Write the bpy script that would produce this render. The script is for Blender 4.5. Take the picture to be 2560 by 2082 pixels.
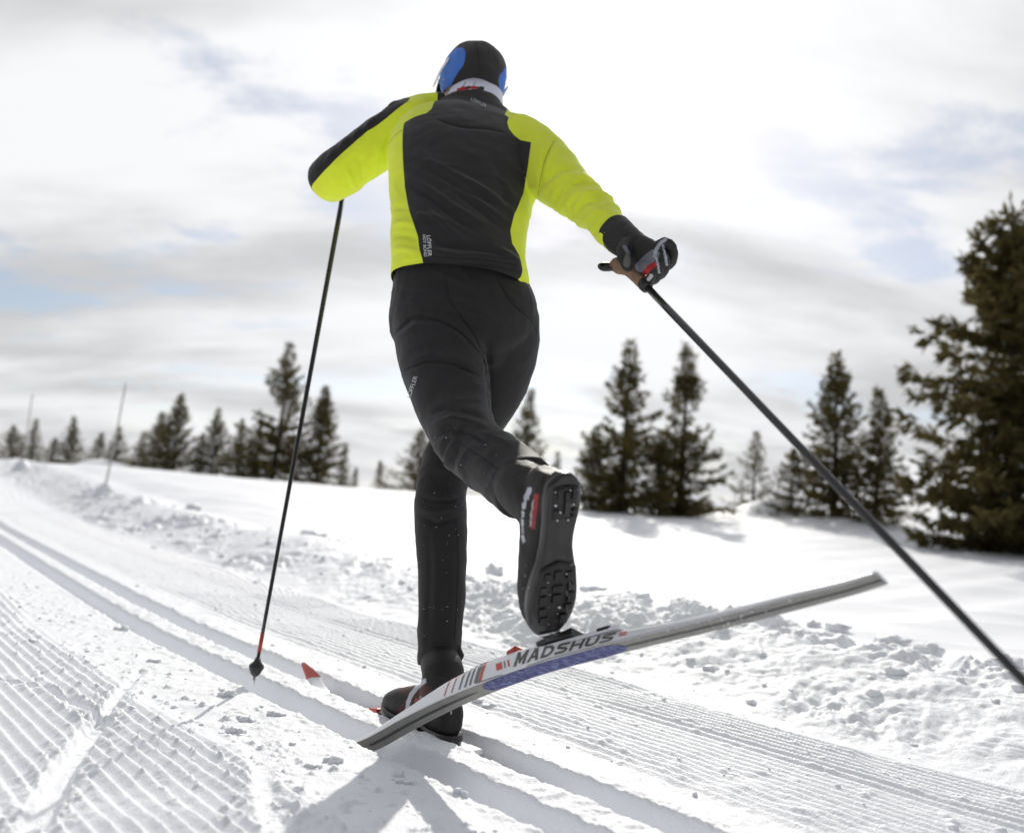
import bpy, bmesh, math, random
import numpy as np
from mathutils import Vector, Matrix
from mathutils.bvhtree import BVHTree

# ------------------------------------------------------------------ scene, camera
scene = bpy.context.scene
for o in list(bpy.data.objects):
    bpy.data.objects.remove(o)
col = scene.collection
RAD = math.radians
FPX = 2000.0                       # focal length in photo pixels (photo is 2560 wide)
PITCH, ROLL = RAD(6.67), RAD(4.57)
C = np.array([0.0, 0.0, 0.5])
F = np.array([0, math.cos(PITCH), math.sin(PITCH)])
U0 = np.array([0, -math.sin(PITCH), math.cos(PITCH)])
XA = np.array([1.0, 0, 0])
R = math.cos(ROLL) * XA + math.sin(ROLL) * U0
U = -math.sin(ROLL) * XA + math.cos(ROLL) * U0

cam_d = bpy.data.cameras.new('camera')
cam = bpy.data.objects.new('camera', cam_d)
col.objects.link(cam)
cam.matrix_world = Matrix(((R[0], U[0], -F[0], C[0]), (R[1], U[1], -F[1], C[1]), (R[2], U[2], -F[2], C[2]), (0, 0, 0, 1)))
cam_d.sensor_fit = 'HORIZONTAL'
cam_d.sensor_width = 36.0
cam_d.lens = 36.0 * FPX / 2560.0
cam_d.clip_start = 0.02
cam_d.clip_end = 3000.0
cam_d.dof.use_dof = True
cam_d.dof.focus_distance = 1.75
cam_d.dof.aperture_fstop = 2.1
scene.camera = cam

# ------------------------------------------------------------------ world, sun, exposure
SUN_EL, SUN_AZ = RAD(33.0), RAD(4.5)          # azimuth measured from +Y towards +X
sun_dir = Vector((math.sin(SUN_AZ) * math.cos(SUN_EL), math.cos(SUN_AZ) * math.cos(SUN_EL), math.sin(SUN_EL)))
world = bpy.data.worlds.new('World')
scene.world = world
world.use_nodes = True
wt = world.node_tree
wt.nodes.clear()


def wn(kind, **kw):
    n = wt.nodes.new(kind)
    for k, v in kw.items():
        setattr(n, k, v)
    return n


def wmath(op, a, b=None, c=None, clamp=False):
    n = wn('ShaderNodeMath', operation=op, use_clamp=clamp)
    for i, v in enumerate((a, b, c)):
        if v is None:
            continue
        if isinstance(v, (int, float)):
            n.inputs[i].default_value = v
        else:
            wt.links.new(v, n.inputs[i])
    return n.outputs[0]


def wmix(fac, a, b, kind='MIX'):
    n = wn('ShaderNodeMix', data_type='RGBA', blend_type=kind)
    for sock, v in ((n.inputs[0], fac), (n.inputs[6], a), (n.inputs[7], b)):
        if isinstance(v, (int, float)):
            sock.default_value = v
        elif isinstance(v, tuple):
            sock.default_value = v
        else:
            wt.links.new(v, sock)
    return n.outputs[2]


SKY_STRENGTH = 0.12
SKY_OFF, SHADE_OFF = (3.5, 2.1, 0.0), (16.0, 3.9, 0.0)
sky = wn('ShaderNodeTexSky', sky_type='NISHITA', sun_disc=False)
sky.sun_elevation = SUN_EL
sky.sun_rotation = SUN_AZ
sky.altitude = 800.0
sky.dust_density = 1.4
tc = wn('ShaderNodeTexCoord')
sep = wn('ShaderNodeSeparateXYZ')
wt.links.new(tc.outputs['Generated'], sep.inputs[0])
zc = wmath('ADD', wmath('MAXIMUM', sep.outputs[2], 0.0), 0.24)
cmb = wn('ShaderNodeCombineXYZ')
wt.links.new(wmath('DIVIDE', sep.outputs[0], zc), cmb.inputs[0])
wt.links.new(wmath('DIVIDE', sep.outputs[1], zc), cmb.inputs[1])


def wnoise(scale, detail, rough, off, stretch=(1, 1, 1), dist=0.0):
    mp = wn('ShaderNodeMapping')
    mp.inputs['Location'].default_value = off
    mp.inputs['Scale'].default_value = stretch
    wt.links.new(cmb.outputs[0], mp.inputs[0])
    n = wn('ShaderNodeTexNoise')
    n.inputs['Scale'].default_value = scale
    n.inputs['Detail'].default_value = detail
    n.inputs['Roughness'].default_value = rough
    n.inputs['Distortion'].default_value = dist
    wt.links.new(mp.outputs[0], n.inputs['Vector'])
    return n.outputs[0]


def wramp(v, a, b, lo=0.0, hi=1.0):
    n = wn('ShaderNodeMapRange', interpolation_type='SMOOTHSTEP')
    wt.links.new(v, n.inputs[0])
    for i, q in enumerate((a, b, lo, hi)):
        n.inputs[i + 1].default_value = q
    return n.outputs[0]


dotn = wn('ShaderNodeVectorMath', operation='DOT_PRODUCT')
wt.links.new(tc.outputs['Generated'], dotn.inputs[0])
dotn.inputs[1].default_value = sun_dir
dots = wmath('MAXIMUM', dotn.outputs['Value'], 0.0)
halo = wmath('POWER', dots, 14.0)
core = wmath('POWER', dots, 60.0)
big = wnoise(1.25, 7.0, 0.58, SKY_OFF, (0.8, 1.2, 1.0), 0.25)
fine = wnoise(3.4, 8.0, 0.62, (7.3, 4.1, 0.0), (0.7, 1.25, 1.0), 0.3)
shade = wnoise(1.1, 6.0, 0.55, SHADE_OFF, (0.6, 1.5, 1.0), 0.2)
dens = wmath('ADD', wmath('MULTIPLY', big, 0.60), wmath('MULTIPLY', fine, 0.40))
cover = wramp(dens, 0.415, 0.50, 0.34, 1.0)
cover = wmath('MAXIMUM', cover, wmath('MULTIPLY', core, 1.0, clamp=True))
cover = wmath('MAXIMUM', cover, wramp(sep.outputs[2], 0.03, 0.16, 0.93, 0.0))     # many layers of cloud towards the horizon
lum = wramp(shade, 0.36, 0.60, 0.76, 1.18)                      # thick and thin cloud
lum = wmath('ADD', lum, wmath('MULTIPLY', halo, 0.12))
lum = wmath('ADD', lum, wmath('MULTIPLY', core, 0.4))
back = wramp(dotn.outputs['Value'], -0.7, 0.75, 0.20, 1.0)        # clouds away from the sun scatter less light
lum = wmath('MULTIPLY', lum, back)
cc = wn('ShaderNodeCombineColor')
wt.links.new(lum, cc.inputs[0])
wt.links.new(wmath('MULTIPLY', lum, 1.005), cc.inputs[1])
wt.links.new(wmath('MULTIPLY', lum, 1.02), cc.inputs[2])
skyc = wmix(1.0, sky.outputs[0], (SKY_STRENGTH, SKY_STRENGTH, SKY_STRENGTH, 1.0), 'MULTIPLY')
final = wmix(cover, skyc, cc.outputs[0])
bg = wn('ShaderNodeBackground')
wt.links.new(final, bg.inputs[0])
bg.inputs[1].default_value = 1.0
wo = wn('ShaderNodeOutputWorld')
wt.links.new(bg.outputs[0], wo.inputs[0])

sun_l = bpy.data.lights.new('sun', 'SUN')
sun_l.energy = 3.8
sun_l.angle = RAD(0.7)
sun_l.color = (1.0, 0.955, 0.88)
sun_o = bpy.data.objects.new('sun', sun_l)
col.objects.link(sun_o)
sun_o.rotation_euler = (-sun_dir).to_track_quat('-Z', 'Y').to_euler()

vs = scene.view_settings
vs.view_transform = 'Standard'
vs.look = 'None'
vs.gamma = 1.0
vs.exposure = -0.33
vs.use_curve_mapping = False
scene.render.engine = 'CYCLES'
scene.cycles.use_denoising = True
scene.cycles.max_bounces = 6

# ------------------------------------------------------------------ helpers
rng = np.random.default_rng(11)


def P(u, v, d):
    return C + d * (F + (u - 1280.0) / FPX * R - (v - 1041.0) / FPX * U)


def G(u, v, z=0.0):
    D = P(u, v, 1.0) - C
    return C + D * (z - C[2]) / D[2]


def proj(q):
    q = np.asarray(q, float) - C
    d = q @ F
    return 1280 + FPX * (q @ R) / d, 1041 - FPX * (q @ U) / d, d


def nrm(v):
    v = np.asarray(v, float)
    return v / max(np.linalg.norm(v), 1e-12)


_perm = rng.permutation(256)
_perm = np.concatenate([_perm, _perm, _perm])
_grad = rng.normal(size=(256, 3))
_grad /= np.linalg.norm(_grad, axis=1)[:, None]


def noise(x, y, z=0.0):
    if np.isscalar(z):
        x, y = np.broadcast_arrays(np.asarray(x, np.float32) + np.float32(z * 17.31), np.asarray(y, np.float32) - np.float32(z * 9.17))
        xi, yi = np.floor(x).astype(np.int32), np.floor(y).astype(np.int32)
        fx, fy = x - xi, y - yi
        u, v = fx * fx * fx * (fx * (fx * 6 - 15) + 10), fy * fy * fy * (fy * (fy * 6 - 15) + 10)
        pa, pb = _perm[xi & 255], _perm[(xi + 1) & 255]
        y0, y1 = yi & 255, (yi + 1) & 255

        def dot(h, a, b):
            return _gx[h] * a + _gy[h] * b
        n0 = dot(_perm[pa + y0], fx, fy) * (1 - u) + dot(_perm[pb + y0], fx - 1, fy) * u
        n1 = dot(_perm[pa + y1], fx, fy - 1) * (1 - u) + dot(_perm[pb + y1], fx - 1, fy - 1) * u
        return n0 * (1 - v) + n1 * v
    x, y, z = np.broadcast_arrays(np.asarray(x, float), np.asarray(y, float), np.asarray(z, float))
    xi, yi, zi = np.floor(x).astype(int), np.floor(y).astype(int), np.floor(z).astype(int)
    fx, fy, fz = x - xi, y - yi, z - zi
    u, v, w = (q * q * q * (q * (q * 6 - 15) + 10) for q in (fx, fy, fz))
    out = 0.0
    for dx in (0, 1):
        for dy in (0, 1):
            for dz in (0, 1):
                h = _perm[_perm[_perm[(xi + dx) & 255] + ((yi + dy) & 255)] + ((zi + dz) & 255)]
                g = _grad[h]
                d = g[..., 0] * (fx - dx) + g[..., 1] * (fy - dy) + g[..., 2] * (fz - dz)
                out = out + d * (u if dx else 1 - u) * (v if dy else 1 - v) * (w if dz else 1 - w)
    return out


_ga = rng.uniform(0, 2 * np.pi, 256)
_gx, _gy = np.cos(_ga).astype(np.float32), np.sin(_ga).astype(np.float32)
_perm = _perm.astype(np.int32)


def fbm(x, y, z=0.0, n=4, gain=0.5, billow=False):
    t, a, f = 0.0, 1.0, 1.0
    for i in range(n):
        q = noise(x * f + 13.7 * i, y * f + 7.1 * i, z if np.isscalar(z) else z * f)
        t = t + a * (np.abs(q) * 2 - 0.35 if billow else q)
        a *= gain
        f *= 2.03
    return t


def where(mask, fn, *xy):
    """evaluate a costly function only where the mask is on"""
    out = np.zeros(len(mask))
    if mask.any():
        out[mask] = fn(*(q[mask] for q in xy))
    return out


def sstep(a, b, x):
    t = np.clip((x - a) / (b - a), 0, 1)
    return t * t * (3 - 2 * t)


def link(name, me, mat=None, parent=None, smooth=True):
    o = bpy.data.objects.new(name, me)
    col.objects.link(o)
    if mat is not None:
        me.materials.clear()
        me.materials.append(mat)
    if smooth and len(me.polygons):
        me.polygons.foreach_set('use_smooth', np.ones(len(me.polygons), bool))
    if parent is not None:
        o.parent = parent
        o.matrix_parent_inverse = Matrix.Translation(parent.location).inverted() if parent.type == 'EMPTY' else Matrix()
    return o


def npmesh(name, verts, faces):
    me = bpy.data.meshes.new(name)
    faces = np.asarray(faces)
    me.vertices.add(len(verts))
    me.vertices.foreach_set('co', np.asarray(verts, np.float32).ravel())
    k = faces.shape[1]
    me.loops.add(faces.size)
    me.loops.foreach_set('vertex_index', faces.astype(np.int32).ravel())
    me.polygons.add(len(faces))
    me.polygons.foreach_set('loop_start', np.arange(0, faces.size, k, dtype=np.int32))
    me.update(calc_edges=True)
    return me


def empty(name, loc, label=None, cat=None, group=None):
    o = bpy.data.objects.new(name, None)
    o.empty_display_size = 0.1
    col.objects.link(o)
    o.location = loc
    tag(o, label, cat, group)
    return o


def tag(o, label=None, cat=None, group=None, kind=None):
    for k, v in (('label', label), ('category', cat), ('group', group), ('kind', kind)):
        if v:
            o[k] = v
    return o


class MB:
    """collects closed pieces into one mesh"""

    def __init__(self):
        self.v, self.f, self.n = [], [], 0

    def add(self, verts, faces):
        self.v.append(np.asarray(verts, float))
        self.f += [tuple(int(i) + self.n for i in q) for q in faces]
        self.n += len(verts)
        return self

    def rings(self, rings, cap0=True, cap1=True):
        k = len(rings[0])
        vs_ = np.concatenate(rings)
        fs = []
        for i in range(len(rings) - 1):
            for j in range(k):
                a, b = i * k + j, i * k + (j + 1) % k
                fs.append((a, b, b + k, a + k))
        if cap0:
            fs.append(tuple(range(k - 1, -1, -1)))
        if cap1:
            fs.append(tuple(range((len(rings) - 1) * k, len(rings) * k)))
        return self.add(vs_, fs)

    def tube(self, pts, rad, k=12, ratio=1.0, up=None):
        pts = [np.asarray(p, float) for p in pts]
        rad = [rad] * len(pts) if np.isscalar(rad) else rad
        rs = []
        ref = None
        for i, p in enumerate(pts):
            t = nrm(pts[min(i + 1, len(pts) - 1)] - pts[max(i - 1, 0)])
            if ref is None:
                ref = np.array(up if up is not None else ((0, 0, 1) if abs(t[2]) < 0.8 else (1, 0, 0)), float)
            e1 = nrm(np.cross(t, ref))
            e2 = np.cross(e1, t)
            ref = e2
            a = np.linspace(0, 2 * np.pi, k, endpoint=False)
            rs.append(p + rad[i] * (np.cos(a)[:, None] * e1 + ratio * np.sin(a)[:, None] * e2))
        return self.rings(rs)

    def box(self, c, a, b, d):
        c, a, b, d = (np.asarray(q, float) for q in (c, a, b, d))
        vs_ = [c + i * a + j * b + k * d for k in (-1, 1) for j in (-1, 1) for i in (-1, 1)]
        return self.add(vs_, [(0, 2, 3, 1), (4, 5, 7, 6), (0, 1, 5, 4), (2, 6, 7, 3), (0, 4, 6, 2), (1, 3, 7, 5)])

    def mesh(self, name):
        me = bpy.data.meshes.new(name)
        me.from_pydata(np.concatenate(self.v).tolist(), [], self.f)
        bm = bmesh.new()
        bm.from_mesh(me)
        bmesh.ops.recalc_face_normals(bm, faces=bm.faces)
        bm.to_mesh(me)
        bm.free()
        return me

    def build(self, name, mat, parent=None, smooth=True, bevel=0.0):
        me = self.mesh(name)
        o = link(name, me, mat, parent, smooth)
        if bevel:
            m = o.modifiers.new('bevel', 'BEVEL')
            m.width = bevel
            m.segments = 2
            m.limit_method = 'ANGLE'
        return o


def remesh(mb, voxel, smooth=6, factor=0.5):
    """one continuous skin over the overlapping closed pieces"""
    me = mb.mesh('tmp')
    o = bpy.data.objects.new('tmp', me)
    col.objects.link(o)
    m = o.modifiers.new('r', 'REMESH')
    m.mode = 'VOXEL'
    m.voxel_size = voxel
    if smooth:
        s = o.modifiers.new('s', 'SMOOTH')
        s.factor = factor
        s.iterations = smooth
    dg = bpy.context.evaluated_depsgraph_get()
    out = bpy.data.meshes.new_from_object(o.evaluated_get(dg))
    bpy.data.objects.remove(o)
    bpy.data.meshes.remove(me)
    return out


def vget(me):
    v = np.empty(len(me.vertices) * 3, np.float32)
    me.vertices.foreach_get('co', v)
    return v.reshape(-1, 3).astype(float)


def vnor(me):
    v = np.empty(len(me.vertices) * 3, np.float32)
    me.vertex_normals.foreach_get('vector', v)
    return v.reshape(-1, 3).astype(float)


def vset(me, v):
    me.vertices.foreach_set('co', np.asarray(v, np.float32).ravel())
    me.update()


def limb(mb, st, k=28, cap=(0.6, 0.6), sq=2.2):
    """st: (u, v, depth, half width in photo px, thickness ratio) down a limb; rings across its axis"""
    pts = [P(s[0], s[1], s[2]) for s in st]
    rs = []
    a = np.linspace(0, 2 * np.pi, k, endpoint=False)
    ca, sa = np.cos(a), np.sin(a)
    ca = np.sign(ca) * np.abs(ca) ** (2 / sq)
    sa = np.sign(sa) * np.abs(sa) ** (2 / sq)
    fr = []
    for i, p in enumerate(pts):
        t = nrm(pts[min(i + 1, len(pts) - 1)] - pts[max(i - 1, 0)])
        view = nrm(p - C)
        e1 = np.cross(t, view)
        e1 = nrm(e1) if np.linalg.norm(e1) > 0.12 else fr[-1][1]
        if fr and e1 @ fr[-1][1] < 0:
            e1 = -e1
        e2 = nrm(np.cross(e1, t))
        h = st[i][3] * st[i][2] / FPX
        fr.append((t, e1, e2, h, h * st[i][4]))
        rs.append(p + h * ca[:, None] * e1 + h * st[i][4] * sa[:, None] * e2)

    def dome(idx, sign, amt):
        t, e1, e2, h, b = fr[idx]
        out = []
        for q in (0.35, 0.62, 0.84, 0.96):
            s = math.sqrt(1 - q * q)
            out.append(pts[idx] + sign * t * amt * min(h, b) * q + h * s * ca[:, None] * e1 + b * s * sa[:, None] * e2)
        return out
    if cap[0]:
        rs = dome(0, -1, cap[0])[::-1] + rs
    if cap[1]:
        rs = rs + dome(len(pts) - 1, 1, cap[1])
    mb.rings(rs)


def seg_dist(pu, pv, poly):
    """distance of points to a polyline, both in one 2-D frame"""
    best = np.full(len(pu), 1e9)
    for (a, b), (c, d) in zip(poly[:-1], poly[1:]):
        dx, dy = c - a, d - b
        t = np.clip(((pu - a) * dx + (pv - b) * dy) / (dx * dx + dy * dy + 1e-9), 0, 1)
        best = np.minimum(best, np.hypot(pu - a - t * dx, pv - b - t * dy))
    return best


def inside(pu, pv, poly):
    res = np.zeros(len(pu), bool)
    n = len(poly)
    for i in range(n):
        (a, b), (c, d) = poly[i], poly[(i + 1) % n]
        cond = ((b > pv) != (d > pv)) & (pu < (c - a) * (pv - b) / ((d - b) or 1e-9) + a)
        res ^= cond
    return res


def folds(me, strokes, gain=1.35):
    """cloth creases and ridges: (polyline, width px, height mm), modelled on the side that was photographed"""
    v, n = vget(me), vnor(me)
    pu, pv, d = proj(v)
    facing = np.clip(-(n * ((v - C) / np.linalg.norm(v - C, axis=1)[:, None])).sum(1) * 2.5, 0, 1)
    off = np.zeros(len(v))
    for poly, w, h in strokes:
        ds = seg_dist(pu, pv, poly)
        L = max(math.hypot(poly[-1][0] - poly[0][0], poly[-1][1] - poly[0][1]), 1.0)
        e = np.minimum(np.hypot(pu - poly[0][0], pv - poly[0][1]), np.hypot(pu - poly[-1][0], pv - poly[-1][1]))
        off += gain * h * 0.001 * np.exp(-(ds / w) ** 2) * np.clip(0.25 + e / (0.3 * L), 0, 1) * facing
    vset(me, v + n * off[:, None])


def ripple(me, amp, scale, stretch=(1, 1, 1), seed=0.0, n=3):
    v, nn = vget(me), vnor(me)
    q = v * scale * np.array(stretch)
    vset(me, v + nn * (amp * fbm(q[:, 0] + seed, q[:, 1], q[:, 2], n=n))[:, None])


def crease(me, amp, along, across, f_along, f_across, seed, mask=None, sharp=2.0):
    """long soft creases that run in one direction, broken up by patches of smooth cloth"""
    v, n = vget(me), vnor(me)
    a, b = nrm(along), nrm(across)
    c = np.cross(a, b)
    wx = 0.25 * fbm(v[:, 0] * 9 + seed, v[:, 1] * 9, v[:, 2] * 9, n=2)
    q = noise(v @ a * f_along + seed, v @ b * f_across + wx * 3, v @ c * f_along * 1.5)
    h = (1 - np.clip(np.abs(q) * 2.6, 0, 1)) ** sharp
    patch = np.clip(0.35 + 1.6 * noise(v[:, 0] * 6 + seed * 2, v[:, 1] * 6, v[:, 2] * 6), 0, 1)
    k = 1.0 if mask is None else mask(v)
    vset(me, v + n * (amp * (h - 0.3) * patch * k)[:, None])


def fattr(me, name, vals):
    a = me.attributes.new(name, 'FLOAT', 'POINT')
    a.data.foreach_set('value', np.asarray(vals, np.float32))


def cattr(me, name, rgb):
    a = me.attributes.new(name, 'FLOAT_COLOR', 'POINT')
    q = np.ones((len(rgb), 4), np.float32)
    q[:, :3] = rgb
    a.data.foreach_set('color', q.ravel())


# ------------------------------------------------------------------ materials
MATS = {}


def material(name, base, rough=0.7, metal=0.0, bump=None, var=None, sheen=0.0, spec=0.5, coat=0.0, trans=None, attr=None):
    """bump = (scale, strength, distance, detail); var = (scale, amount); attr = (attribute, second colour)"""
    if name in MATS:
        return MATS[name]
    m = bpy.data.materials.new(name)
    m.use_nodes = True
    nt = m.node_tree
    b = nt.nodes['Principled BSDF']
    b.inputs['Roughness'].default_value = rough
    b.inputs['Metallic'].default_value = metal
    b.inputs['Specular IOR Level'].default_value = spec
    b.inputs['Sheen Weight'].default_value = sheen
    b.inputs['Coat Weight'].default_value = coat
    tcn = nt.nodes.new('ShaderNodeTexCoord')
    colour = None
    rgba = tuple(base) + (1.0,)
    b.inputs['Base Color'].default_value = rgba
    if attr:
        at = nt.nodes.new('ShaderNodeAttribute')
        at.attribute_name = attr[0]
        if len(attr) == 1:
            colour = at.outputs['Color']
        else:
            mr = nt.nodes.new('ShaderNodeMapRange')
            nt.links.new(at.outputs['Fac'], mr.inputs[0])
            mr.inputs[1].default_value, mr.inputs[2].default_value = -0.0007, 0.0007
            mx = nt.nodes.new('ShaderNodeMix')
            mx.data_type = 'RGBA'
            nt.links.new(mr.outputs[0], mx.inputs[0])
            mx.inputs[6].default_value = rgba
            mx.inputs[7].default_value = tuple(attr[1]) + (1.0,)
            colour = mx.outputs[2]
    if var:
        nz = nt.nodes.new('ShaderNodeTexNoise')
        nz.inputs['Scale'].default_value = var[0]
        nz.inputs['Detail'].default_value = 6
        nt.links.new(tcn.outputs['Object'], nz.inputs['Vector'])
        mr = nt.nodes.new('ShaderNodeMapRange')
        nt.links.new(nz.outputs[0], mr.inputs[0])
        mr.inputs[1].default_value, mr.inputs[2].default_value = 0.25, 0.75
        mr.inputs[3].default_value, mr.inputs[4].default_value = 1 - var[1], 1 + var[1]
        mx = nt.nodes.new('ShaderNodeMix')
        mx.data_type = 'RGBA'
        mx.blend_type = 'MULTIPLY'
        mx.inputs[0].default_value = 1.0
        if colour is None:
            mx.inputs[6].default_value = rgba
        else:
            nt.links.new(colour, mx.inputs[6])
        nt.links.new(mr.outputs[0], mx.inputs[7])
        colour = mx.outputs[2]
    if colour is not None:
        nt.links.new(colour, b.inputs['Base Color'])
    if bump:
        nz = nt.nodes.new('ShaderNodeTexNoise')
        nz.inputs['Scale'].default_value = bump[0]
        nz.inputs['Detail'].default_value = bump[3] if len(bump) > 3 else 4
        nt.links.new(tcn.outputs['Object'], nz.inputs['Vector'])
        bp = nt.nodes.new('ShaderNodeBump')
        bp.inputs['Strength'].default_value = bump[1]
        bp.inputs['Distance'].default_value = bump[2]
        nt.links.new(nz.outputs[0], bp.inputs['Height'])
        nt.links.new(bp.outputs[0], b.inputs['Normal'])
    if trans:
        tr = nt.nodes.new('ShaderNodeBsdfTranslucent')
        if colour is not None:
            nt.links.new(colour, tr.inputs[0])
        else:
            tr.inputs[0].default_value = rgba
        ms = nt.nodes.new('ShaderNodeMixShader')
        ms.inputs[0].default_value = trans
        nt.links.new(b.outputs[0], ms.inputs[1])
        nt.links.new(tr.outputs[0], ms.inputs[2])
        nt.links.new(ms.outputs[0], nt.nodes['Material Output'].inputs[0])
    MATS[name] = m
    return m


NEON, BLACK = (0.75, 0.85, 0.045), (0.022, 0.020, 0.021)
M_SNOW = material('snow', (0.875, 0.89, 0.925), 0.55, bump=(230.0, 0.42, 0.006, 8), spec=0.3)
M_SNOWLUMP = material('snow_lump', (0.875, 0.89, 0.925), 0.55, bump=(160.0, 0.5, 0.004, 6), spec=0.3)
M_JACKET = material('jacket_cloth', NEON, 0.8, var=(5.0, 0.10), bump=(900.0, 0.12, 0.0008, 3), sheen=0.15, spec=0.25, attr=('panel', BLACK))
M_TROUSER = material('trouser_cloth', (0.0155, 0.0145, 0.0155), 0.68, bump=(1100.0, 0.15, 0.0008, 3), sheen=0.06, spec=0.35, var=(14.0, 0.12))
M_HAT = material('hat_cloth', (0.020, 0.017, 0.018), 0.85, bump=(900.0, 0.15, 0.0008, 3), sheen=0.15, attr=('panel', (0.045, 0.16, 0.55)))
M_PAINT = material('painted_cloth', (0.5, 0.5, 0.5), 0.6, bump=(900.0, 0.12, 0.0006, 3), attr=('Col',), spec=0.35)
M_SKIN = material('skin', (0.50, 0.27, 0.19), 0.55, bump=(300.0, 0.1, 0.001))
M_PRINT = material('silver_print', (0.55, 0.56, 0.57), 0.4)
M_RUBBER = material('black_rubber', (0.009, 0.0085, 0.008), 0.5, bump=(500.0, 0.2, 0.001))
M_SOLE = material('grey_sole', (0.020, 0.019, 0.019), 0.26, bump=(250.0, 0.15, 0.0008), var=(30.0, 0.2))
M_METAL = material('steel', (0.6, 0.6, 0.62), 0.25, metal=1.0)
M_CARBON = material('carbon_shaft', (0.010, 0.009, 0.009), 0.36, var=(60.0, 0.2), coat=0.3)
M_CORK = material('cork_grip', (0.25, 0.155, 0.095), 0.85, bump=(220.0, 0.5, 0.002), var=(90.0, 0.3))
M_WHITE = material('ski_white', (0.78, 0.79, 0.82), 0.28, coat=0.4, var=(25.0, 0.03))
M_BASE = material('ski_base', (0.21, 0.205, 0.19), 0.38, var=(40.0, 0.15), bump=(600.0, 0.1, 0.0004))
M_BASEDARK = material('ski_base_dark', (0.03, 0.03, 0.03), 0.4)
M_RED = material('red_plastic', (0.42, 0.035, 0.025), 0.35)
M_PLASTIC = material('black_plastic', (0.018, 0.018, 0.018), 0.4)
M_LETTER = material('grey_letter', (0.10, 0.095, 0.085), 0.5)
M_LIGHTRED = material('red_print', (0.55, 0.10, 0.07), 0.45)
M_GREYPRINT = material('grey_print', (0.17, 0.17, 0.18), 0.45)
M_STAKE = material('weathered_stake', (0.42, 0.40, 0.38), 0.85, bump=(60.0, 0.4, 0.004), var=(30.0, 0.25))
M_BARK = material('bark', (0.075, 0.055, 0.04), 0.9, bump=(40.0, 0.6, 0.02), var=(12.0, 0.3))
M_NEEDLE = material('needles', (0.108, 0.090, 0.032), 0.75, var=(1.6, 0.5), trans=0.38, spec=0.25)

# ------------------------------------------------------------------ snow ground with the groomed trail
EX, EY, NX, NY = -0.69, 0.724, 0.724, 0.69      # trail direction and its right-hand normal


def trail(x, y):
    al = x * EX + y * EY
    q = al - 2.8
    c = 1.257 + 0.05 * (q + np.sqrt(q * q + 0.5)) - 0.05 * (-2.8 + math.sqrt(2.8 ** 2 + 0.5))
    return al, (x * NX + y * NY) - c


def base_h(x, y):
    d = np.hypot(x, y)
    s = trail(x, y)[1]
    k = sstep(0.8, 2.6, s)
    return 0.62 * (k * sstep(5.0, 19.0, d) + (1 - k) * sstep(8.0, 24.0, d)) - np.clip((d - 31.0) * 0.07, 0, 7.0)


def box01(a, b, s, w):
    return sstep(a - w, a + w, s) * (1 - sstep(b - w, b + w, s))


MARKS = (([(-0.93, 2.20), (-0.86, 1.93), (-0.80, 1.73)], 0.011, -0.006),
         ([(-0.80, 1.73), (-0.72, 1.45), (-0.63, 1.20)], 0.021, -0.014),
         ([(-0.53, 1.87), (-0.45, 1.64), (-0.36, 1.40), (-0.28, 1.20)], 0.020, -0.001),
         ([(-1.30, 2.02), (-1.02, 1.93), (-0.80, 1.73)], 0.010, -0.009),
         ([(-1.9, 2.9), (-1.45, 2.25), (-1.2, 1.9)], 0.016, -0.005))


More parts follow.
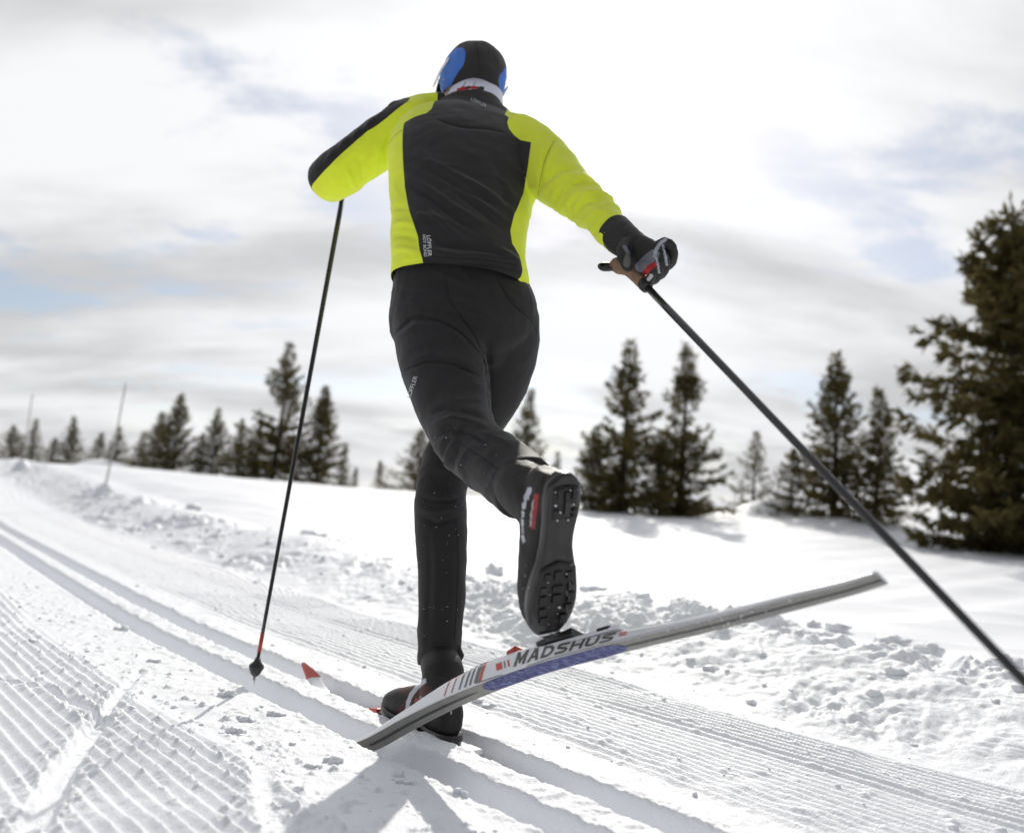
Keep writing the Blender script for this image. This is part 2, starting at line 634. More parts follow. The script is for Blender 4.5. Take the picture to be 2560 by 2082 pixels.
def ground_h(x, y):
    x, y = np.asarray(x, float), np.asarray(y, float)
    d = np.hypot(x, y)
    near = 1 - sstep(9.0, 16.0, d)
    al, s = trail(x, y)
    z = base_h(x, y)
    nm = near > 0
    wob = where(nm & (np.abs(s + 0.13) < 0.4), lambda x, y: 0.006 * noise(x * 2.3, y * 2.3) + 0.0022 * noise(x * 11, y * 11, 3.0) + 0.0012 * noise(x * 45, y * 45, 3.0), x, y)
    sw = s + wob
    # two classic ski grooves
    for a, b in ((-0.083, 0.0), (-0.258, -0.172)):
        z = z - 0.052 * box01(a, b, sw, 0.008) * near
    z = z + where(nm & (np.abs(s + 0.13) < 0.16), lambda x, y: 0.0055 * fbm(x * 24, y * 24, 12.0, n=4, gain=0.65), x, y)
    # trodden snow beside the grooves
    flat = box01(-0.60, 0.30, s, 0.05)
    z = z + near * flat * where(nm & (flat > 0), lambda x, y: 0.004 * fbm(x * 9, y * 9, 1.0, n=5, gain=0.58), x, y)
    # corduroy to the left: narrow crests with a long slope on the near side
    ph = (s + where(nm, lambda x, y: 0.005 * noise(x * 0.9, y * 0.9, 9.0) + 0.0016 * noise(x * 7, y * 7, 19.0), x, y)) / 0.0285
    fr = ph - np.floor(ph)
    saw = np.where(fr < 0.78, fr / 0.78, (1 - fr) / 0.22)
    saw = saw * saw * (3 - 2 * saw) * 0.5 + saw * 0.5
    cl = 1 - sstep(-0.56, -0.49, s + 0.05 * noise(al * 1.7, np.zeros_like(al), 4.0))
    m = nm & (cl > 0)
    wear = where(m, lambda x, y: 0.6 + 0.4 * sstep(-0.34, 0.0, fbm(x * 2.1, y * 2.1, 7.0, n=3) + 0.14), x, y)
    rough = where(m, lambda x, y: 0.0016 * fbm(x * 40, y * 40, 2.0, n=3) + 0.006 * noise(x * 1.3, y * 1.3, 8.0), x, y)
    mk, mz = np.zeros_like(x), np.zeros_like(x)
    sel = (d < 4.5) & (x < 0.2)
    if sel.any():
        xs, ys = x[sel], y[sel]
        jit = 0.004 * noise(xs * 30, ys * 30, 5.0)
        lumpy = np.clip(fbm(xs * 55, ys * 55, 2.0, n=3, gain=0.7) * (0.4 + 1.2 * np.clip(noise(xs * 7, ys * 7, 41.0) + 0.2, 0, 1)), -0.1, 0.8)
        a_, b_ = np.zeros(len(xs)), np.zeros(len(xs))
        for poly, w, dep in MARKS:
            ds = seg_dist(xs, ys, poly) + jit
            g = 1 - sstep(w * 0.5, w * 1.3, ds)
            a_ = np.maximum(a_, g)
            b_ += dep * g + (0.0010 + 0.009 * lumpy) * np.exp(-((ds - w * 1.5 - 0.008) / (w * 0.4 + 0.016)) ** 2)
        mk[sel], mz[sel] = a_, b_
    z = z + near * (0.0115 * saw * cl * wear * (1 - mk) + cl * rough) + mz * near
    # crumbs along the corduroy's edge
    eb = box01(-0.72, -0.34, s, 0.08)
    z = z + near * eb * where(nm & (eb > 0), lambda x, y: 0.018 * np.clip(fbm(x * 34, y * 34, 6.0, n=3, gain=0.6) - 0.30, 0, 1), x, y)
    # fine, worn corduroy to the right of the grooves
    crt = box01(0.15, 0.74, s + 0.06 * noise(al * 1.3, np.full_like(al, 2.0), 1.0), 0.04)
    m = nm & (crt > 0)
    wr = where(m, lambda x, y: 0.75 + 0.25 * sstep(-0.24, 0.06, fbm(x * 1.7 + 5, y * 1.7, 3.0, n=4) + 0.13), x, y)
    z = z + near * (0.0115 + 0.009 * sstep(0.44, 0.52, s)) * saw * crt * wr
    rb = box01(0.05, 0.95, s, 0.08)
    z = z + near * rb * where(nm & (rb > 0), lambda x, y: 0.010 * np.clip(fbm(x * 14, y * 14, 8.0, n=4, gain=0.6) - 0.30, 0, 1) + 0.0010 * fbm(x * 45, y * 45, 4.0, n=2), x, y)
    # the bank of pushed-up snow along the trail
    nb = 1 - sstep(20.0, 30.0, d)
    zero = np.zeros_like(al)
    hv = 1.0 + 0.35 * noise(al * 0.9, zero, 2.0) + 0.30 * noise(al * 2.3, zero + 5.0, 2.0)
    bank = sstep(0.66, 1.52, s) * (1 - 0.40 * sstep(1.50, 2.0, s))
    lm = sstep(0.70, 1.02, s) * (1 - sstep(1.36, 1.68, s + 0.14 * noise(al * 3.0, zero + 1.0, 8.0)))
    m = (nb > 0) & (lm > 0)
    bl = where(m, lambda x, y: fbm(x * 4.3, y * 4.3, 4.0, n=4, gain=0.5, billow=True), x, y)
    bl2 = where(m, lambda x, y: fbm(x * 12.0 + 1.5 * noise(x * 5, y * 5, 31.0), y * 12.0 + 1.5 * noise(x * 5, y * 5, 37.0), 1.0, n=4, gain=0.56, billow=True), x, y)
    bl3 = where(m, lambda x, y: fbm(x * 26.0, y * 26.0, 51.0, n=4, gain=0.62), x, y)
    amp = where(m, lambda x, y: 0.30 + 1.05 * sstep(-0.2, 0.35, noise(x * 1.6, y * 1.6, 14.0)), x, y)
    z = z + nb * (0.165 * bank * hv + lm * amp * (0.050 * bl + 0.015 * bl2 + 0.008 * bl3))
    # far field beyond the bank: wind-packed undulation
    fl = sstep(1.6, 2.4, s)
    z = z + fl * nb * where((fl > 0) & (nb > 0), lambda x, y: 0.035 * noise(x * 0.35, y * 0.6, 5.0) + 0.016 * noise(x * 1.1, y * 2.2, 6.0) + 0.05 * np.clip(0.16 - np.abs(noise(x * 0.45 + 0.3 * noise(x, y, 3.0), y * 1.3, 26.0)), 0, 1), x, y)
    for mx, my, rad, hh in ((5.4, 16.2, 0.55, 0.42), (6.3, 14.6, 0.8, 0.22), (-11.3, 22.5, 0.5, 0.35)):
        z = z + hh * np.exp(-(((x - mx) / (rad * 1.7)) ** 2 + ((y - my) / rad) ** 2))
    return z


def build_ground():
    cy = -0.6                                   # tessellation fans out from just behind the viewpoint
    dense = np.linspace(RAD(-46), RAD(47), 1010)
    rest = np.linspace(RAD(47), RAD(314), 90)[1:-1]
    th = np.concatenate([dense, rest])
    rr = [0.02, 0.2, 0.45, 0.7, 0.95, 1.2, 1.4, 1.55, 1.65, 1.7]
    r = 1.7
    while r < 400:
        r *= 1 + (0.0019 if r < 4.6 else 0.0042 if r < 13 else 0.013 if r < 45 else 0.06)
        rr.append(r)
    rr = np.array(rr)
    RR, TT = np.meshgrid(rr, th, indexing='ij')
    x, y = RR * np.sin(TT), cy + RR * np.cos(TT)
    z = ground_h(x.ravel(), y.ravel())
    v = np.stack([x.ravel(), y.ravel(), z], 1)
    n, m = RR.shape
    i = np.arange(n - 1)[:, None] * m
    j = np.arange(m)[None, :]
    a, b = i + j, i + (j + 1) % m
    f = np.stack([a, b, b + m, a + m], -1).reshape(-1, 4)
    me = npmesh('ground', v, f[:, ::-1])
    o = link('ground', me, M_SNOW)
    tag(o, 'white snow with groomed ski trail and bank', None, None, 'structure')
    return o


build_ground()

# ------------------------------------------------------------------ spruces
def spruce_meshes(H, W, n_twig, seed, sparse=0.0, dense_low=0.5, lean=0.0, gap=None, pw=0.85, sprays=0):
    """trunk and crown meshes of one spruce with its foot at the origin"""
    r = np.random.default_rng(seed)
    tb = MB()
    zs = np.linspace(-0.25, H * 0.985, 9)
    bend = r.normal(0, 0.012 * H, 2)
    def axis(z):
        t = np.clip(z / H, 0, 1)
        return np.array([bend[0] * math.sin(t * 3.0) + lean * z, bend[1] * math.sin(t * 2.4), z])
    tb.tube([axis(z) for z in zs], [max(0.024 * H * (1 - max(z, 0) / H) ** 0.9, 0.004 * H) for z in zs], k=8)
    segs, wts = [], []
    z = 0.03 * H
    while z < 0.985 * H:
        t = z / H
        env = W * ((1 - t) ** pw) * (0.55 + 0.45 * min(1.0, t / 0.12 + 0.55))
        k = r.integers(5, 8) if t < 0.8 else r.integers(4, 6)
        ph = r.uniform(0, 6.28)
        for i in range(k):
            if r.random() < sparse * (1.0 if t > dense_low else 0.25):
                continue
            if gap and gap[0] < t < gap[1] and r.random() < gap[2]:
                continue
            a = ph + 6.283 * i / k + r.normal(0, 0.25)
            L = env * r.uniform(0.45, 1.2) + 0.015 * H
            el0 = (-0.25 + 0.95 * t) + r.normal(0, 0.10)              # droops low down, rises near the top
            curl = r.uniform(0.35, 0.75)
            p = axis(z)
            steps = 6
            pts = [p]
            for q in range(steps):
                el = el0 + curl * (q / steps) ** 1.5
                p = p + L / steps * np.array([math.cos(a) * math.cos(el), math.sin(a) * math.cos(el), math.sin(el)])
                pts.append(p)
            segs.append(np.array(pts))
            wts.append(L * (1.25 - 0.5 * t) * (0.55 if sprays else 1.0))
            for q in range(1, 1 + (sprays if L > 0.08 * H else 0)):       # side sprays fan out from the bough
                for sd in (-1, 1):
                    f = (q - 0.5 + r.uniform(-0.3, 0.3)) / sprays * steps * 0.95
                    i0 = min(max(int(f), 0), steps - 1)
                    p0 = pts[i0] + (pts[i0 + 1] - pts[i0]) * (f - i0)
                    d0 = nrm(pts[i0 + 1] - pts[i0])
                    lat = np.cross(d0, [0, 0, 1.0]) * sd
                    ll = L * r.uniform(0.14, 0.30) * (1.1 - 0.75 * f / steps)
                    dd = nrm(d0 * r.uniform(0.5, 1.0) + lat * r.uniform(0.6, 1.1) + np.array([0, 0, r.normal(-0.22, 0.22)]))
                    segs.append(np.array([p0 + dd * ll * k + np.array([0, 0, -0.12 * ll * k * k]) for k in (0, 0.33, 0.66, 1.0)]))
                    wts.append(ll * 1.5)
        z += H * (0.020 + 0.022 * r.random()) * (1.0 - 0.35 * t)
    wts = np.array(wts)
    counts = np.maximum((wts / wts.sum() * n_twig).astype(int), 4)
    V, Fc = [], []
    base = 0
    tw = 0.042 * H ** 0.6
    for pts, c in zip(segs, counts):
        L = len(pts) - 1
        q = r.beta(1.5, 1.0, c) * L
        i = np.minimum(q.astype(int), L - 1)
        f = (q - i)[:, None]
        p = pts[i] * (1 - f) + pts[i + 1] * f
        dr = pts[i + 1] - pts[i]
        dr /= np.linalg.norm(dr, axis=1)[:, None]
        side = np.cross(dr, [0, 0, 1.0])
        side /= np.linalg.norm(side, axis=1)[:, None] + 1e-9
        sg = r.normal(0, 1.0, (c, 1))
        up = r.normal(-0.30, 0.55, (c, 1))
        dv = dr * r.uniform(0.35, 1.0, (c, 1)) + side * sg + np.array([0, 0, 1.0]) * up
        dv /= np.linalg.norm(dv, axis=1)[:, None]
        ln = tw * r.uniform(0.8, 2.4, (c, 1)) * (1.15 - 0.45 * (q / L)[:, None])
        wd = np.cross(dv, r.normal(size=(c, 3)))
        wd /= np.linalg.norm(wd, axis=1)[:, None] + 1e-9
        wd *= tw * r.uniform(0.14, 0.30, (c, 1))
        a_, b_, c_, d_ = p - wd * 0.5, p + dv * ln * 0.55 - wd, p + dv * ln, p + dv * ln * 0.5 + wd
        V.append(np.stack([a_, b_, c_, d_], 1).reshape(-1, 3))
        Fc.append(np.arange(c * 4).reshape(-1, 4) + base)
        base += c * 4
        # the bough itself
        V.append(np.concatenate([pts - side[0] * 0.004 * H ** 0.6 - [0, 0, 0.0], pts + side[0] * 0.004 * H ** 0.6]))
        n = len(pts)
        Fc.append(np.array([(j, j + 1, j + 1 + n, j + n) for j in range(n - 1)]) + base)
        base += 2 * n
    crown = npmesh('crown', np.concatenate(V), np.concatenate(Fc))
    return tb.mesh('trunk'), crown


def ground_at(x, y):
    return float(ground_h(np.array([x]), np.array([y]))[0])


def spruce(u, vtop, d, wpx, n, seed, label, **kw):
    """u: photo column of the foot, vtop: row of the top, d: metres away"""
    for _ in range(3):
        g = P(u, 1270, d)
        x, y = g[0], g[1]
        z = ground_at(x, y)
        foot = np.array([x, y, z])
        uf, vf, dd = proj(foot)
        ut = proj(foot + [0, 0, (vf - vtop) * dd / FPX])[0]
        if _ == 0:
            u = u - 0.75 * (ut - uf)          # the picture is tilted: tops lean right of their feet
    H = (vf - vtop) * dd / FPX * 0.995
    W = wpx * dd / FPX
    t, c = spruce_meshes(H, W, n, seed, **kw)
    root = empty('spruce_tree', tuple(foot), label, 'tree', 'spruces along the edge of the snowfield')
    for nm, me, mt in (('trunk', t, M_BARK), ('crown', c, M_NEEDLE)):
        o = link(nm, me, mt, None, nm == 'trunk')
        o.parent = root
    return root


TREES = [
    (2535, 470, 11.0, 300, 24000, 1, 'very large dark spruce filling the right edge of the picture', dict(gap=(0.50, 0.58, 0.45), sparse=0.30, dense_low=0.25, pw=0.72, sprays=4)),
    (2095, 868, 15.0, 125, 6500, 2, 'tall spruce crossed by the slanting right pole', dict(sparse=0.12, lean=-0.015)),
    (2190, 965, 14.2, 92, 4200, 3, 'slim pointed spruce just left of the very large dark spruce', dict(sparse=0.15)),
    (1985, 1120, 15.6, 80, 2600, 4, 'low dark spruce at the left foot of the pole-crossed spruce', {}),
    (1890, 1075, 17.0, 78, 1700, 5, 'thin see-through spruce alone between two tall pairs on the right', dict(sparse=0.45, dense_low=0.0)),
    (1714, 845, 15.5, 115, 6200, 6, 'tall airy spruce just left of the slanting right pole, right of its twin', dict(gap=(0.42, 0.62, 0.5), sparse=0.2)),
    (1572, 836, 15.2, 130, 6800, 7, 'tall spruce directly right of the raised boot, open in its middle', dict(gap=(0.45, 0.56, 0.7), sparse=0.15)),
    (1490, 1060, 15.0, 75, 2600, 8, 'low bushy spruce right beside the raised boot', {}),
    (1655, 1090, 15.0, 70, 2000, 9, 'low bushy spruce filling the gap between the two tall spruces right of the boot', {}),
    (1322, 968, 20.0, 70, 2200, 10, 'slim spruce rising behind the back of the raised knee', dict(sparse=0.15)),
    (1392, 1128, 21.0, 30, 700, 11, 'tiny spruce peeking out above the trouser cuff of the raised leg', dict(sparse=0.3)),
    (1048, 1072, 20.0, 92, 2600, 12, 'broad low spruce half hidden behind the standing leg', {}),
    (945, 1152, 22.0, 20, 500, 13, 'tiny lone spruce on the snow left of the standing leg', {}),
    (885, 1168, 24.0, 14, 350, 14, 'smallest spruce sapling, a dot on the snow edge left of the standing leg', {}),
    (858, 1108, 24.0, 30, 900, 15, 'short slim spruce at the right end of the left tree row', dict(sparse=0.2)),
    (805, 958, 23.0, 78, 3600, 16, 'dense spruce immediately right of the left pole', {}),
    (700, 846, 23.0, 118, 4600, 17, 'tallest spruce of the left row, with open tiers, left of the pole', dict(sparse=0.25, gap=(0.42, 0.56, 0.6), lean=0.02)),
    (642, 1052, 23.5, 62, 1900, 18, 'short spruce tucked under the left side of the tallest spruce of the left row', {}),
    (595, 1046, 24.0, 52, 1700, 19, 'medium spruce second to the left of the tallest spruce of the left row', dict(sparse=0.15)),
    (533, 1020, 24.0, 62, 2500, 20, 'dark pointed spruce with a narrow top, midway along the left row', {}),
    (494, 1086, 24.0, 42, 1300, 21, 'short spruce leaning on the dark pointed one midway along the left row', {}),
    (440, 984, 24.0, 80, 3200, 22, 'second tallest spruce of the left row, spire-shaped', {}),
    (390, 1028, 24.5, 66, 2300, 23, 'broad spruce touching the left side of the spire-shaped spruce', {}),
    (345, 1078, 25.5, 45, 1300, 24, 'pale thin spruce right of the snow-foot stake', dict(sparse=0.35)),
    (284, 1066, 25.0, 44, 1500, 25, 'spruce directly behind the nearer thin stake', {}),
    (242, 1082, 25.5, 46, 1400, 26, 'round-shouldered spruce just left of the nearer thin stake', {}),
    (167, 1038, 26.0, 44, 1700, 27, 'narrow dark spruce between the two thin stakes', {}),
    (122, 1094, 26.0, 42, 1200, 28, 'low yellowish spruce left of the narrow dark one between the stakes', {}),
    (72, 1048, 26.5, 40, 1300, 29, 'blurry spruce right of the farther thin stake', dict(sparse=0.2)),
    (14, 1062, 26.5, 60, 2000, 30, 'dark spruce cut by the left edge of the picture', {}),
]
for u, vt, d, w, n, seed, lab, kw in TREES:
    spruce(u, vt, d, w * 1.2, int(n * (1.15 if d < 18 else 1.9)), seed, lab, **({'pw': 1.0} if 'pw' not in kw else {}), **kw)


def stake(ub, ut, vt, d, label):
    g = P(ub, 1200, d)
    z = ground_at(g[0], g[1])
    foot = np.array([g[0], g[1], z])
    uf, vf, dd = proj(foot)
    top = P(ut, vt, dd)
    root = empty('trail_stake', tuple(foot), label, 'stake', 'thin stakes marking the trail')
    mb = MB()
    ax = nrm(top - foot)
    pts = [foot - 0.3 * ax + (top - foot + 0.3 * ax) * t for t in np.linspace(0, 1, 7)]
    pts = [p + np.array([0.004 * math.sin(5 * i), 0.003 * math.cos(3 * i), 0]) for i, p in enumerate(pts)]
    mb.tube(pts, [0.014 - 0.0008 * i for i in range(7)], k=8)
    o = mb.build('pole', M_STAKE)
    o.parent = root
    o.matrix_parent_inverse = Matrix.Translation(foot).inverted()
    lm = MB()
    r = np.random.default_rng(int(ub))
    rs = []
    for h, q in ((-0.12, 0.16), (0.0, 0.15), (0.07, 0.11), (0.14, 0.05), (0.17, 0.01)):
        a = np.linspace(0, 6.283, 14, endpoint=False)
        rad = q * (1 + 0.18 * r.normal(size=14))
        rs.append(foot + np.stack([rad * np.cos(a), rad * np.sin(a), np.full(14, h)], 1))
    lm.rings(rs)
    o = lm.build('snow_heap', M_SNOWLUMP)
    o.parent = root
    o.matrix_parent_inverse = Matrix.Translation(foot).inverted()
    return root


stake(265, 315, 960, 10.5, 'thin grey stake with a small snow heap at its foot, left of the pole')
stake(48, 82, 985, 15.0, 'thin grey stake near the left edge, the farther of the two')


# ------------------------------------------------------------------ loose snow
def lump_mesh(seed, sub=2, rough=0.42):
    bm = bmesh.new()
    bmesh.ops.create_icosphere(bm, subdivisions=sub, radius=1.0)
    v = np.array([q.co[:] for q in bm.verts])
    n = fbm(v[:, 0] * 1.5 + seed * 3.1, v[:, 1] * 1.5, v[:, 2] * 1.5, n=4, gain=0.62)
    v = v * (1 + rough * 1.6 * n)[:, None]
    f = np.array([[q.index for q in fc.verts] for fc in bm.faces])
    bm.free()
    return v, f


LUMPS = [lump_mesh(i, 2) for i in range(6)] 
LUMPS_BIG = [lump_mesh(i + 20, 3, 0.5) for i in range(4)]


def scatter(name, label, items, lumps):
    V, Fc, b = [], [], 0
    r = np.random.default_rng(5)
    for (x, y, z, s) in items:
        v, f = lumps[r.integers(len(lumps))]
        a = r.uniform(0, 6.28)
        rot = np.array([[math.cos(a), -math.sin(a), 0], [math.sin(a), math.cos(a), 0], [0, 0, 1]])
        sc = s * r.uniform(0.7, 1.25, 3) * np.array([1.1, 1.1, 0.72])
        V.append((v * sc) @ rot.T + (x, y, z))
        Fc.append(f + b)
        b += len(v)
    me = npmesh(name, np.concatenate(V), np.concatenate(Fc))
    o = link(name, me, M_SNOWLUMP)
    return tag(o, label, 'snow', None, 'stuff')


def on_ground(xs, ys, sizes, sink=0.25):
    zs = ground_h(np.array(xs), np.array(ys))
    return [(x, y, z + s * (0.72 * (1 - 2 * sink) ), s) for x, y, z, s in zip(xs, ys, zs, sizes)]


def unrail(al, s):
    q = al - 2.8
    c = 1.257 + 0.05 * (q + np.sqrt(q * q + 0.5)) - 0.05 * (-2.8 + math.sqrt(2.8 ** 2 + 0.5))
    lat = s + c
    det = EX * NY - EY * NX
    return (al * NY - EY * lat) / det, (EX * lat - NX * al) / det


rr_ = np.random.default_rng(77)
n_ = 200
al_ = -1.2 + 11.0 * rr_.random(n_) ** 1.5
s_ = 1.22 + 0.28 * rr_.normal(size=n_)
s_ = np.where(s_ < 0.6, 1.2, s_)
sz_ = 0.008 + 0.014 * rr_.random(n_) ** 2 + 0.02 * rr_.random(n_) ** 10
x_, y_ = unrail(al_, s_)
scatter('bank_clods', 'broken clods of snow heaped along the trail bank', on_ground(x_, y_, sz_, 0.48), LUMPS)
# bigger blocks on the crest of the bank: photo column, row of the top, size
BLK = []
for u, v, dz, s in ((780, 1350, 6.6, 0.10), (845, 1375, 6.2, 0.05), (1230, 1450, 4.9, 0.055), (1480, 1520, 4.3, 0.05), (1570, 1535, 4.1, 0.04),
                    (1850, 1600, 3.7, 0.058), (1890, 1625, 3.55, 0.045), (2085, 1650, 3.3, 0.04), (2030, 1655, 3.35, 0.025), (2230, 1690, 3.0, 0.055),
                    (2320, 1715, 2.9, 0.045), (2520, 1735, 2.75, 0.042), (1700, 1690, 3.2, 0.05), (1800, 1690, 3.1, 0.035), (1840, 1685, 3.1, 0.036), (480, 1290, 9.0, 0.07)):
    p = P(u, v + 14, dz)
    g = ground_at(p[0], p[1])
    BLK.append((p[0], p[1], max(min(p[2], g + 0.5 * s), g + 0.15 * s), s * 1.15))
scatter('bank_blocks', 'larger blocks of snow standing on the crest of the bank', BLK, LUMPS_BIG)
n_ = 420
al_ = -0.6 + 5.5 * rr_.random(n_) ** 1.6
s_ = np.where(rr_.random(n_) < 0.55, rr_.uniform(-0.62, -0.29, n_), rr_.uniform(0.05, 0.85, n_))
sz_ = 0.0022 + 0.0055 * rr_.random(n_) ** 3 + 0.008 * (rr_.random(n_) ** 12)
x_, y_ = unrail(al_, s_)
scatter('trail_crumbs', 'small crumbs of snow scattered on the groomed trail', on_ground(x_, y_, sz_, 0.36), LUMPS[:3])
CH = [(1015, 1960), (690, 1790), (835, 1905), (560, 1740), (385, 1655), (300, 1575), (1200, 1760), (1220, 1770), (780, 1920), (1345, 1925), (1160, 1990), (610, 1800), (585, 1830)]
pts_ = np.array([G(u, v)[:2] for u, v in CH])
pts_ = np.concatenate([pts_, pts_ + [0.012, 0.004], pts_ + [-0.011, 0.006]])
scatter('trail_chunks', 'thumb-sized chunks of snow lying beside the ski grooves', on_ground(pts_[:, 0], pts_[:, 1], 0.006 + 0.007 * rr_.random(len(pts_)), 0.35), LUMPS[3:])

# ------------------------------------------------------------------ the skier
person = empty('person', (-0.13, 1.90, 0.0), 'skier seen from behind in a black and neon yellow jacket, striding on skis', 'person')


def qspline(pts, n):
    """smooth curve through 3-D points, n samples"""
    pts = np.asarray(pts, float)
    t = np.concatenate([[0], np.cumsum(np.linalg.norm(np.diff(pts, axis=0), axis=1))])
    m = np.zeros_like(pts)
    m[1:-1] = (pts[2:] - pts[:-2]) / (t[2:] - t[:-2])[:, None]
    m[0], m[-1] = (pts[1] - pts[0]) / (t[1] - t[0]), (pts[-1] - pts[-2]) / (t[-1] - t[-2])
    q = np.linspace(0, t[-1], n)
    i = np.clip(np.searchsorted(t, q, side='right') - 1, 0, len(t) - 2)
    h = (t[i + 1] - t[i])
    s = ((q - t[i]) / h)[:, None]
    h = h[:, None]
    return ((2 * s ** 3 - 3 * s ** 2 + 1) * pts[i] + (s ** 3 - 2 * s ** 2 + s) * h * m[i]
            + (-2 * s ** 3 + 3 * s ** 2) * pts[i + 1] + (s ** 3 - s ** 2) * h * m[i + 1])


def dens(st, n):
    """resample a station list smoothly"""
    a = np.array(st, float)
    return [tuple(q) for q in qspline(a * [1, 1, 400, 1, 60], n) / [1, 1, 400, 1, 60]]


TORSO = [(1150, 728, 1.935, 172, .66), (1150, 690, 1.93, 171, .66), (1148, 640, 1.95, 166, .65), (1149, 580, 1.98, 170, .62), (1152, 520, 2.02, 176, .60),
         (1157, 460, 2.06, 186, .58), (1164, 400, 2.11, 192, .56), (1170, 350, 2.16, 178, .52), (1174, 318, 2.20, 134, .54), (1174, 298, 2.217, 98, .70), (1173, 286, 2.226, 86, .80), (1172, 278, 2.232, 82, .84)]
ARM_L = [(1065, 305, 2.20, 60, .9), (1020, 318, 2.215, 64, .9), (975, 345, 2.22, 64, .9), (928, 376, 2.22, 61, .9), (880, 409, 2.22, 60, .92), (842, 437, 2.225, 60, .95), (818, 453, 2.24, 55, .95)]
FORE_L = [(822, 450, 2.24, 50, 1.0), (836, 444, 2.30, 44, .95), (854, 436, 2.38, 38, .95), (866, 430, 2.44, 33, .95)]
ARM_R = [(1285, 350, 2.13, 66, .9), (1330, 385, 2.09, 74, .9), (1372, 425, 2.03, 72, .9), (1410, 462, 1.96, 64, .92), (1445, 494, 1.89, 55, .95), (1485, 528, 1.81, 48, .95), (1530, 574, 1.72, 43, .95), (1556, 600, 1.675, 38, .95)]
PELVIS = [(1150, 630, 1.955, 150, .60), (1150, 676, 1.945, 160, .64), (1152, 720, 1.945, 172, .69), (1156, 760, 1.945, 183, .73), (1160, 800, 1.945, 186, .75), (1163, 838, 1.95, 178, .72), (1166, 868, 1.96, 150, .70)]
LEG_L = [(1085, 790, 1.925, 106, .95), (1094, 850, 1.885, 108, .95), (1108, 905, 1.84, 109, .95), (1121, 955, 1.80, 105, .95), (1131, 1003, 1.76, 98, .95), (1145, 1050, 1.715, 88, .95),
         (1162, 1092, 1.665, 83, .98), (1196, 1130, 1.62, 82, .98), (1245, 1165, 1.56, 82, .95), (1285, 1197, 1.505, 83, .93), (1316, 1222, 1.465, 85, .92)]
LEG_R = [(1252, 790, 1.95, 97, .95), (1252, 850, 1.97, 97, .95), (1243, 910, 1.995, 93, .95), (1222, 975, 2.02, 86, .95), (1187, 1040, 2.04, 78, .95), (1145, 1105, 2.055, 70, .95), (1115, 1165, 2.05, 64, .98),
         (1103, 1225, 2.03, 64, .98), (1102, 1285, 2.00, 66, .98), (1104, 1350, 1.975, 65, .98), (1106, 1430, 1.95, 61, .98), (1103, 1520, 1.92, 58, .98), (1099, 1600, 1.89, 55, .98), (1097, 1662, 1.875, 54, .98)]

# --- body (skin) under the clothes: one continuous mesh
HEAD = P(1184, 197, 2.28)
h_f = nrm([-0.44, 0.88, 0.06])                       # where the face looks
h_u = nrm(np.array([0.13, 0.02, 1.0]) - h_f * np.dot(h_f, [0.13, 0.02, 1.0]))
h_r = np.cross(h_f, h_u)


def HP(r_, f_, u_):
    return HEAD + h_r * r_ + h_f * f_ + h_u * u_


def ellipsoid(mb, c, a, b, d, n=14):
    rs = []
    for t in np.linspace(-0.97, 0.97, n):
        s = math.sqrt(1 - t * t)
        an = np.linspace(0, 6.283185, 20, endpoint=False)
        rs.append(c + d * t + s * (np.cos(an)[:, None] * a + np.sin(an)[:, None] * b))
    mb.rings(rs)


def shrink(st, k):
    return [(a, b, c, d * k, e) for a, b, c, d, e in st]


bd = MB()
ellipsoid(bd, HP(0, 0.0, 0.0), h_r * 0.078, h_f * 0.098, h_u * 0.085)
ellipsoid(bd, HP(0, 0.035, -0.055), h_r * 0.060, h_f * 0.062, h_u * 0.072)      # jaw
ellipsoid(bd, HP(0, 0.100, -0.045), h_r * 0.013, h_f * 0.022, h_u * 0.024)      # nose
ellipsoid(bd, HP(0, 0.088, -0.088), h_r * 0.026, h_f * 0.012, h_u * 0.008)      # lips
for sd in (-1, 1):
    ellipsoid(bd, HP(sd * 0.080, -0.004, -0.035), h_r * 0.010, h_f * 0.020, h_u * 0.034)   # ears
    ellipsoid(bd, HP(sd * 0.033, 0.082, -0.012), h_r * 0.020, h_f * 0.012, h_u * 0.009)    # brows
limb(bd, [(1180, 205, 2.285, 52, 1), (1178, 260, 2.25, 54, 1), (1174, 300, 2.22, 58, 1)])
limb(bd, shrink(dens(TORSO, 16)[:-4], 0.74))
limb(bd, shrink(dens(PELVIS, 10), 0.80))
for st in (ARM_L, FORE_L, ARM_R):
    limb(bd, shrink(dens(st, 12), 0.72))
for st in (LEG_L, LEG_R):
    limb(bd, shrink(dens(st, 16)[:-2], 0.76), cap=(0.6, 0.3))
bme = remesh(bd, 0.007, 5)
link('body', bme, M_SKIN, person)
for sd in (-1, 1):
    eb = MB()
    ellipsoid(eb, HP(sd * 0.033, 0.088, -0.024), h_r * 0.013, h_f * 0.008, h_u * 0.008, 8)
    eb.build('eye', material('eye', (0.7, 0.7, 0.7), 0.2), person)

